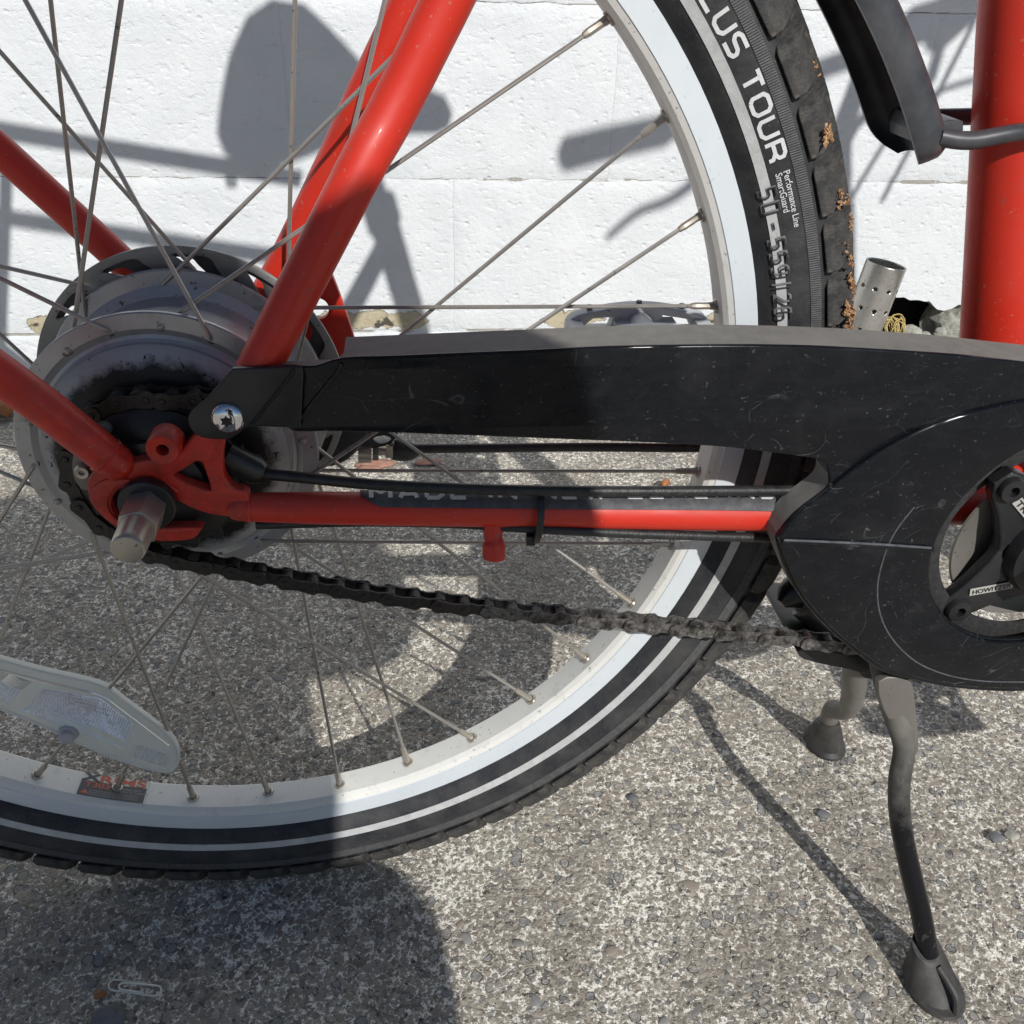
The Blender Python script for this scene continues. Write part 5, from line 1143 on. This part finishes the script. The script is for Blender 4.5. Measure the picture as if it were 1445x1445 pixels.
# tuft of dry straw in the hole
st = MB(); rnd = random.Random(3); c0 = Vector((0.7907, 0.7700, 0.0773))
for k in range(26):
    a = rnd.uniform(0, 6.28); rr = rnd.uniform(.006, .015); t = Vector((rnd.uniform(-.012, .012), rnd.uniform(-.012, .008), 0))
    tilt = rnd.uniform(-.5, .9); pts = []
    for i in range(7):
        b = a + i * rnd.uniform(.35, .6); pts.append(c0 + t + Vector((rr * math.cos(b), rr * math.sin(b) * .5 + tilt * .004, rr * math.sin(b) * 1.0 + .002)))
    st.add(*tube_geo(cat(pts, 3), 0.0007, 5))
tag(st.build('straw_tuft', 'straw', None), 'curled tuft of yellow dry straw beside the steel tube', 'straw')
# paper clip
clip = cat([(-0.0561, -0.0836, 0.0012), (-0.0642, -0.0821, 0.0012), (-0.0755, -0.0798, 0.0012), (-0.0786, -0.0807, 0.0012), (-0.0789, -0.0833, 0.0012), (-0.0773, -0.0856, 0.0012), (-0.0737, -0.0868, 0.0012), (-0.0626, -0.0892, 0.0012), (-0.0523, -0.0915, 0.0012), (-0.0490, -0.0914, 0.0012), (-0.0474, -0.0894, 0.0012), (-0.0481, -0.0869, 0.0012), (-0.0507, -0.0858, 0.0012), (-0.0596, -0.0842, 0.0012), (-0.0699, -0.0825, 0.0012), (-0.0720, -0.0830, 0.0012), (-0.0724, -0.0847, 0.0012), (-0.0710, -0.0864, 0.0012), (-0.0679, -0.0872, 0.0012), (-0.0572, -0.0896, 0.0012)], 5)
clip = [q + Vector((0, 0, 0.0006 * (1 if i < 55 else 2))) for i, q in enumerate(clip)]
tag(tube('paper_clip', clip, 0.00058, 'wire', None, 8), 'pale wire paper clip lying on the shaded concrete in front of the wheel', 'paper clip')
def leaf(name, pts, z, m, label, cat_, curl=0.004, group=None):
    P = [Vector((x, y, z)) for x, y in pts]; c = sum(P, Vector()) / len(P) + Vector((0, 0, curl)); n = len(P)
    Q = [q.lerp(c, .5) + Vector((0, 0, curl * .3)) for q in P]; P = [q + Vector((0, 0, 0.001 + curl * .5 * (i % 2))) for i, q in enumerate(P)]
    v = P + Q + [c]; f = [(i, (i + 1) % n, n + (i + 1) % n, n + i) for i in range(n)] + [(n + i, n + (i + 1) % n, 2 * n) for i in range(n)]
    o = MB().add(v, f).build(name, m, None, angle=60); s = o.modifiers.new('thick', 'SOLIDIFY'); s.thickness = 0.0005
    return tag(o, label, cat_, group)
def leaf_at(px, s, seed, n=9, long=1.6, rot=0.0):
    rnd = random.Random(seed); out = []
    for i in range(n):
        a = 2 * math.pi * i / n; r = s * rnd.uniform(.8, 1.15); x, y = r * long * math.cos(a), r * math.sin(a)
        out.append((px[0] + x * math.cos(rot) - y * math.sin(rot), px[1] + x * math.sin(rot) + y * math.cos(rot)))
    return out
p_ = [(-0.4073, 0.6971, 0.0000)][0]
leaf('fallen_leaf', leaf_at((p_[0] - .006, p_[1] + .012), .016, 1, rot=.4), 0.010, 'leaf_green', 'small green leaf by the wall at the left edge of the picture', 'leaf', 0.012)
leaf('fallen_leaf', leaf_at((p_[0] - .012, p_[1] - .004), .011, 5, rot=1.4), 0.002, 'leaf_green', 'lower green leaf lying under the brown leaf at the left edge', 'leaf', 0.008)
p_ = [(-0.4003, 0.6968, 0.0000)][0]
leaf('fallen_leaf', leaf_at((p_[0], p_[1]), .015, 2, rot=1.1), 0.004, 'leaf_brown', 'orange brown dry leaf by the wall next to the green leaves', 'leaf', 0.022)
for k, (q, s, lab) in enumerate((([(0.0623, 0.5476, 0.0000)][0], .011, 'larger faded red leaf flake on the concrete under the brake cable'), ([(0.1260, 0.5479, 0.0000)][0], .008, 'small oval faded red flake on the concrete right of the larger one'), ([(0.0560, 0.5361, 0.0000)][0], .007, 'thin faded red flake just in front of the larger red flake'))):
    leaf('leaf_flake', leaf_at(q, s, 20 + k, long=2.2), 0.0, 'leaf_red', lab, 'leaf', 0.0015)
q = [(0.3964, 0.4730, 0.0000)][0]
leaf('dry_leaf', leaf_at(q, .005, 31, long=2.4, rot=.9), 0.004, 'leaf_brown', 'tiny curled brown leaf on the sunlit concrete left of the rim', 'leaf', 0.010)
# loose pebbles
for k, (px, s, m, lab) in enumerate((([(0.5193, -0.0219, 0.0000)][0], .0047, 'stone_dark', 'dark blue grey pebble lying loose right of the long kickstand leg'), ([(0.5322, -0.0210, 0.0000)][0], .0042, 'stone_wall', 'pale brown pebble beside the dark pebble right of the kickstand'),
        ([(-0.0830, -0.0879, 0.0000)][0], .0030, 'leaf_brown', 'small orange brown pebble left of the paper clip'), ([(-0.0749, -0.1022, 0.0000)][0], .0085, 'stone_dark', 'flat dark stone below the paper clip'), ([(0.4018, 0.0078, 0.0000)][0], .0040, 'stone_dark', 'dark chip of stone in the concrete in front of the far kickstand foot'), ([(0.2654, 0.0332, 0.0000)][0], .0035, 'stone_dark', 'narrow dark chip of stone below the tyre'))):
    tag(rock('pebble', (px[0], px[1], 0.001), (s * 1.2, s, s * .55), m, None, 40 + k, 2, 0.3), lab, 'pebble')

# ------------------------------------------------------------------ the person taking the picture, squatting in front of the wheel
def person():
    pts = {'pelvis': (0.15, -1.06, 0.34, .130), 'waist': (0.16, -1.01, 0.50, .130), 'chest': (0.18, -0.91, 0.74, .150), 'upper': (0.19, -0.845, 0.95, .125), 'neck': (0.175, -0.775, 1.03, .075), 'head0': (0.15, -0.725, 1.06, .085), 'head1': (0.125, -0.685, 1.13, .104), 'head2': (0.115, -0.69, 1.21, .090),
           'sh_r': (0.305, -0.82, 1.02, .072), 'el_r': (0.315, -0.655, 0.715, .048), 'wr_r': (0.195, -0.500, 0.560, .028), 'pa_r': (0.178, -0.466, 0.535, .026),
           'sh_l': (0.02, -0.83, 0.98, .070), 'el_l': (-0.075, -0.66, 0.70, .048), 'wr_l': (0.020, -0.500, 0.550, .028), 'pa_l': (0.040, -0.466, 0.530, .026),
           'hip_r': (0.215, -1.04, 0.34, .095), 'kn_r': (0.252, -0.74, 0.575, .062), 'an_r': (0.21, -0.92, 0.115, .042), 'he_r': (0.21, -0.95, 0.045, .040), 'to_r': (0.225, -0.74, 0.040, .040),
           'hip_l': (0.08, -1.04, 0.34, .095), 'kn_l': (0.05, -0.74, 0.56, .064), 'an_l': (0.06, -0.92, 0.115, .042), 'he_l': (0.06, -0.95, 0.045, .040), 'to_l': (0.055, -0.74, 0.040, .040)}
    ed = [('pelvis', 'waist'), ('waist', 'chest'), ('chest', 'upper'), ('upper', 'neck'), ('neck', 'head0'), ('head0', 'head1'), ('head1', 'head2'), ('upper', 'sh_r'), ('sh_r', 'el_r'), ('el_r', 'wr_r'), ('wr_r', 'pa_r'), ('upper', 'sh_l'), ('sh_l', 'el_l'), ('el_l', 'wr_l'), ('wr_l', 'pa_l'),
          ('pelvis', 'hip_r'), ('hip_r', 'kn_r'), ('kn_r', 'an_r'), ('an_r', 'he_r'), ('an_r', 'to_r'), ('pelvis', 'hip_l'), ('hip_l', 'kn_l'), ('kn_l', 'an_l'), ('an_l', 'he_l'), ('an_l', 'to_l')]
    names = list(pts); vs = [pts[k][:3] for k in names]; rad = [pts[k][3] for k in names]; es = [(names.index(a), names.index(b)) for a, b in ed]
    for s, pa, ox in ((1, 'pa_r', 0.178), (-1, 'pa_l', 0.040)):            # fingers round the edges of the phone, thumb in front of its back
        P = Vector(pts[pa][:3])
        for k in range(4):
            prev = names.index(pa); base = P + Vector((-s * 0.004, 0.006 + 0.002 * k, 0.026 - 0.017 * k))
            L = (0.022, 0.025, 0.023, 0.018)[k]
            for j in range(1, 4):
                q = base + Vector((-s * L * 0.72 * j * (1 - .12 * j), 0.012 * j - 0.004 * j * j, 0.002 * j))
                vs.append(tuple(q)); rad.append((.0090, .0082, .0070)[j - 1]); es.append((prev, len(vs) - 1)); prev = len(vs) - 1
        prev = names.index(pa)
        for j in (1, 2, 3):
            q = P + Vector((-s * .014 * j, -.010 - .002 * j, .010 + .012 * j)); vs.append(tuple(q)); rad.append((.0105, .0095, .0080)[j - 1]); es.append((prev, len(vs) - 1)); prev = len(vs) - 1
    me = bpy.data.meshes.new('person'); me.from_pydata(vs, es, [])
    o = bpy.data.objects.new('person', me); COL.objects.link(o)
    sm = o.modifiers.new('skin', 'SKIN'); sm.use_smooth_shade = True; sm.branch_smoothing = 0.5
    for i, q in enumerate(me.skin_vertices[0].data): q.radius = (rad[i], rad[i]); q.use_root = (i == 0)
    o.modifiers.new('sub', 'SUBSURF').levels = 3; o.modifiers['sub'].render_levels = 3
    bpy.context.view_layer.update()
    ev = bpy.data.meshes.new_from_object(o.evaluated_get(bpy.context.evaluated_depsgraph_get())); o.modifiers.clear(); o.data = ev
    ev.materials.clear()
    for k in ('jacket', 'trouser', 'skin', 'hair', 'black'): ev.materials.append(M[k])
    kind = {}
    for k in names:
        kind[k] = 4 if k[:2] in ('he', 'to') and k not in ('head0', 'head1', 'head2') else 1 if k[:2] in ('hi', 'kn', 'an') or k == 'pelvis' else 2 if k[:2] in ('pa',) or k.startswith('head') or k == 'neck' else 0
    segs = [(Vector(pts[a][:3]), Vector(pts[b][:3]), pts[a][3], pts[b][3], kind[a], kind[b]) for a, b in ed]
    for p in ev.polygons:
        c = p.center; p.use_smooth = True; best = None
        for a, b, ra, rb, ka, kb in segs:
            d = b - a; t = min(max((c - a).dot(d) / d.length_squared, 0), 1); r = ra + (rb - ra) * t
            e = (c - (a + d * t)).length / r
            if best is None or e < best[0]: best = (e, ka if t < (0.72 if kb in (2, 4) else 0.5) else kb)
        k = best[1]
        if c.y > -0.50 and c.z > 0.45: k = 2
        if k == 2 and c.z > 1.0 and (c.z > 1.165 + 0.5 * (c.y + 0.62) or c.y < -0.735): k = 3
        p.material_index = k
    f = MB()
    H_ = Vector((0.126, -0.655, 1.125))
    MB().add(*tube_geo([H_ + Vector((0, .062, .010)), H_ + Vector((0, .082, -.022)), H_ + Vector((0, .066, -.032))], [.006, .012, .008], 8)).build('nose', 'skin', o)
    for s in (-1, 1):
        MB().add(*tube_geo([H_ + Vector((s * .102, -.03, .020)), H_ + Vector((s * .110, -.035, 0)), H_ + Vector((s * .102, -.025, -.030))], [.010, .017, .009], 8)).build('ear', 'skin', o)
        rock('eye', H_ + Vector((s * .034, .062, .012)), (.011, .007, .007), 'sticker', None, 1, 2, 0.0).parent = o
    MB().add(*tube_geo([H_ + Vector((-.026, .058, -.058)), H_ + Vector((0, .064, -.060)), H_ + Vector((.026, .058, -.058))], [.003, .005, .003], 8)).build('mouth', 'leaf_red', o)
    return tag(o, 'person in a navy jacket squatting by the bicycle and holding up a phone', 'person')
person()
cp = Vector((0.1145, -0.4201, 0.5441)); fwd = -Vector((cm[0][2], cm[1][2], cm[2][2]))
ph = MB().add(*box_geo(-.076, .076, -.037, .037, 0.006, 0.014)).build('phone', 'phone', None, bevel=0.003)
ph.matrix_world = cam.matrix_world @ Matrix.Translation((0.02, -0.0, 0.002))
tag(ph, 'thin black phone held by the squatting person', 'phone')
for k, (x, y) in enumerate(((0.030, 0.016), (0.030, -0.006))):
    l = MB().add(*tube_geo([(x - .02 + .02, y, 0.006), (x - .02 + .02, y, 0.0045)], .006, 20)).build('phone_lens', 'black', ph)
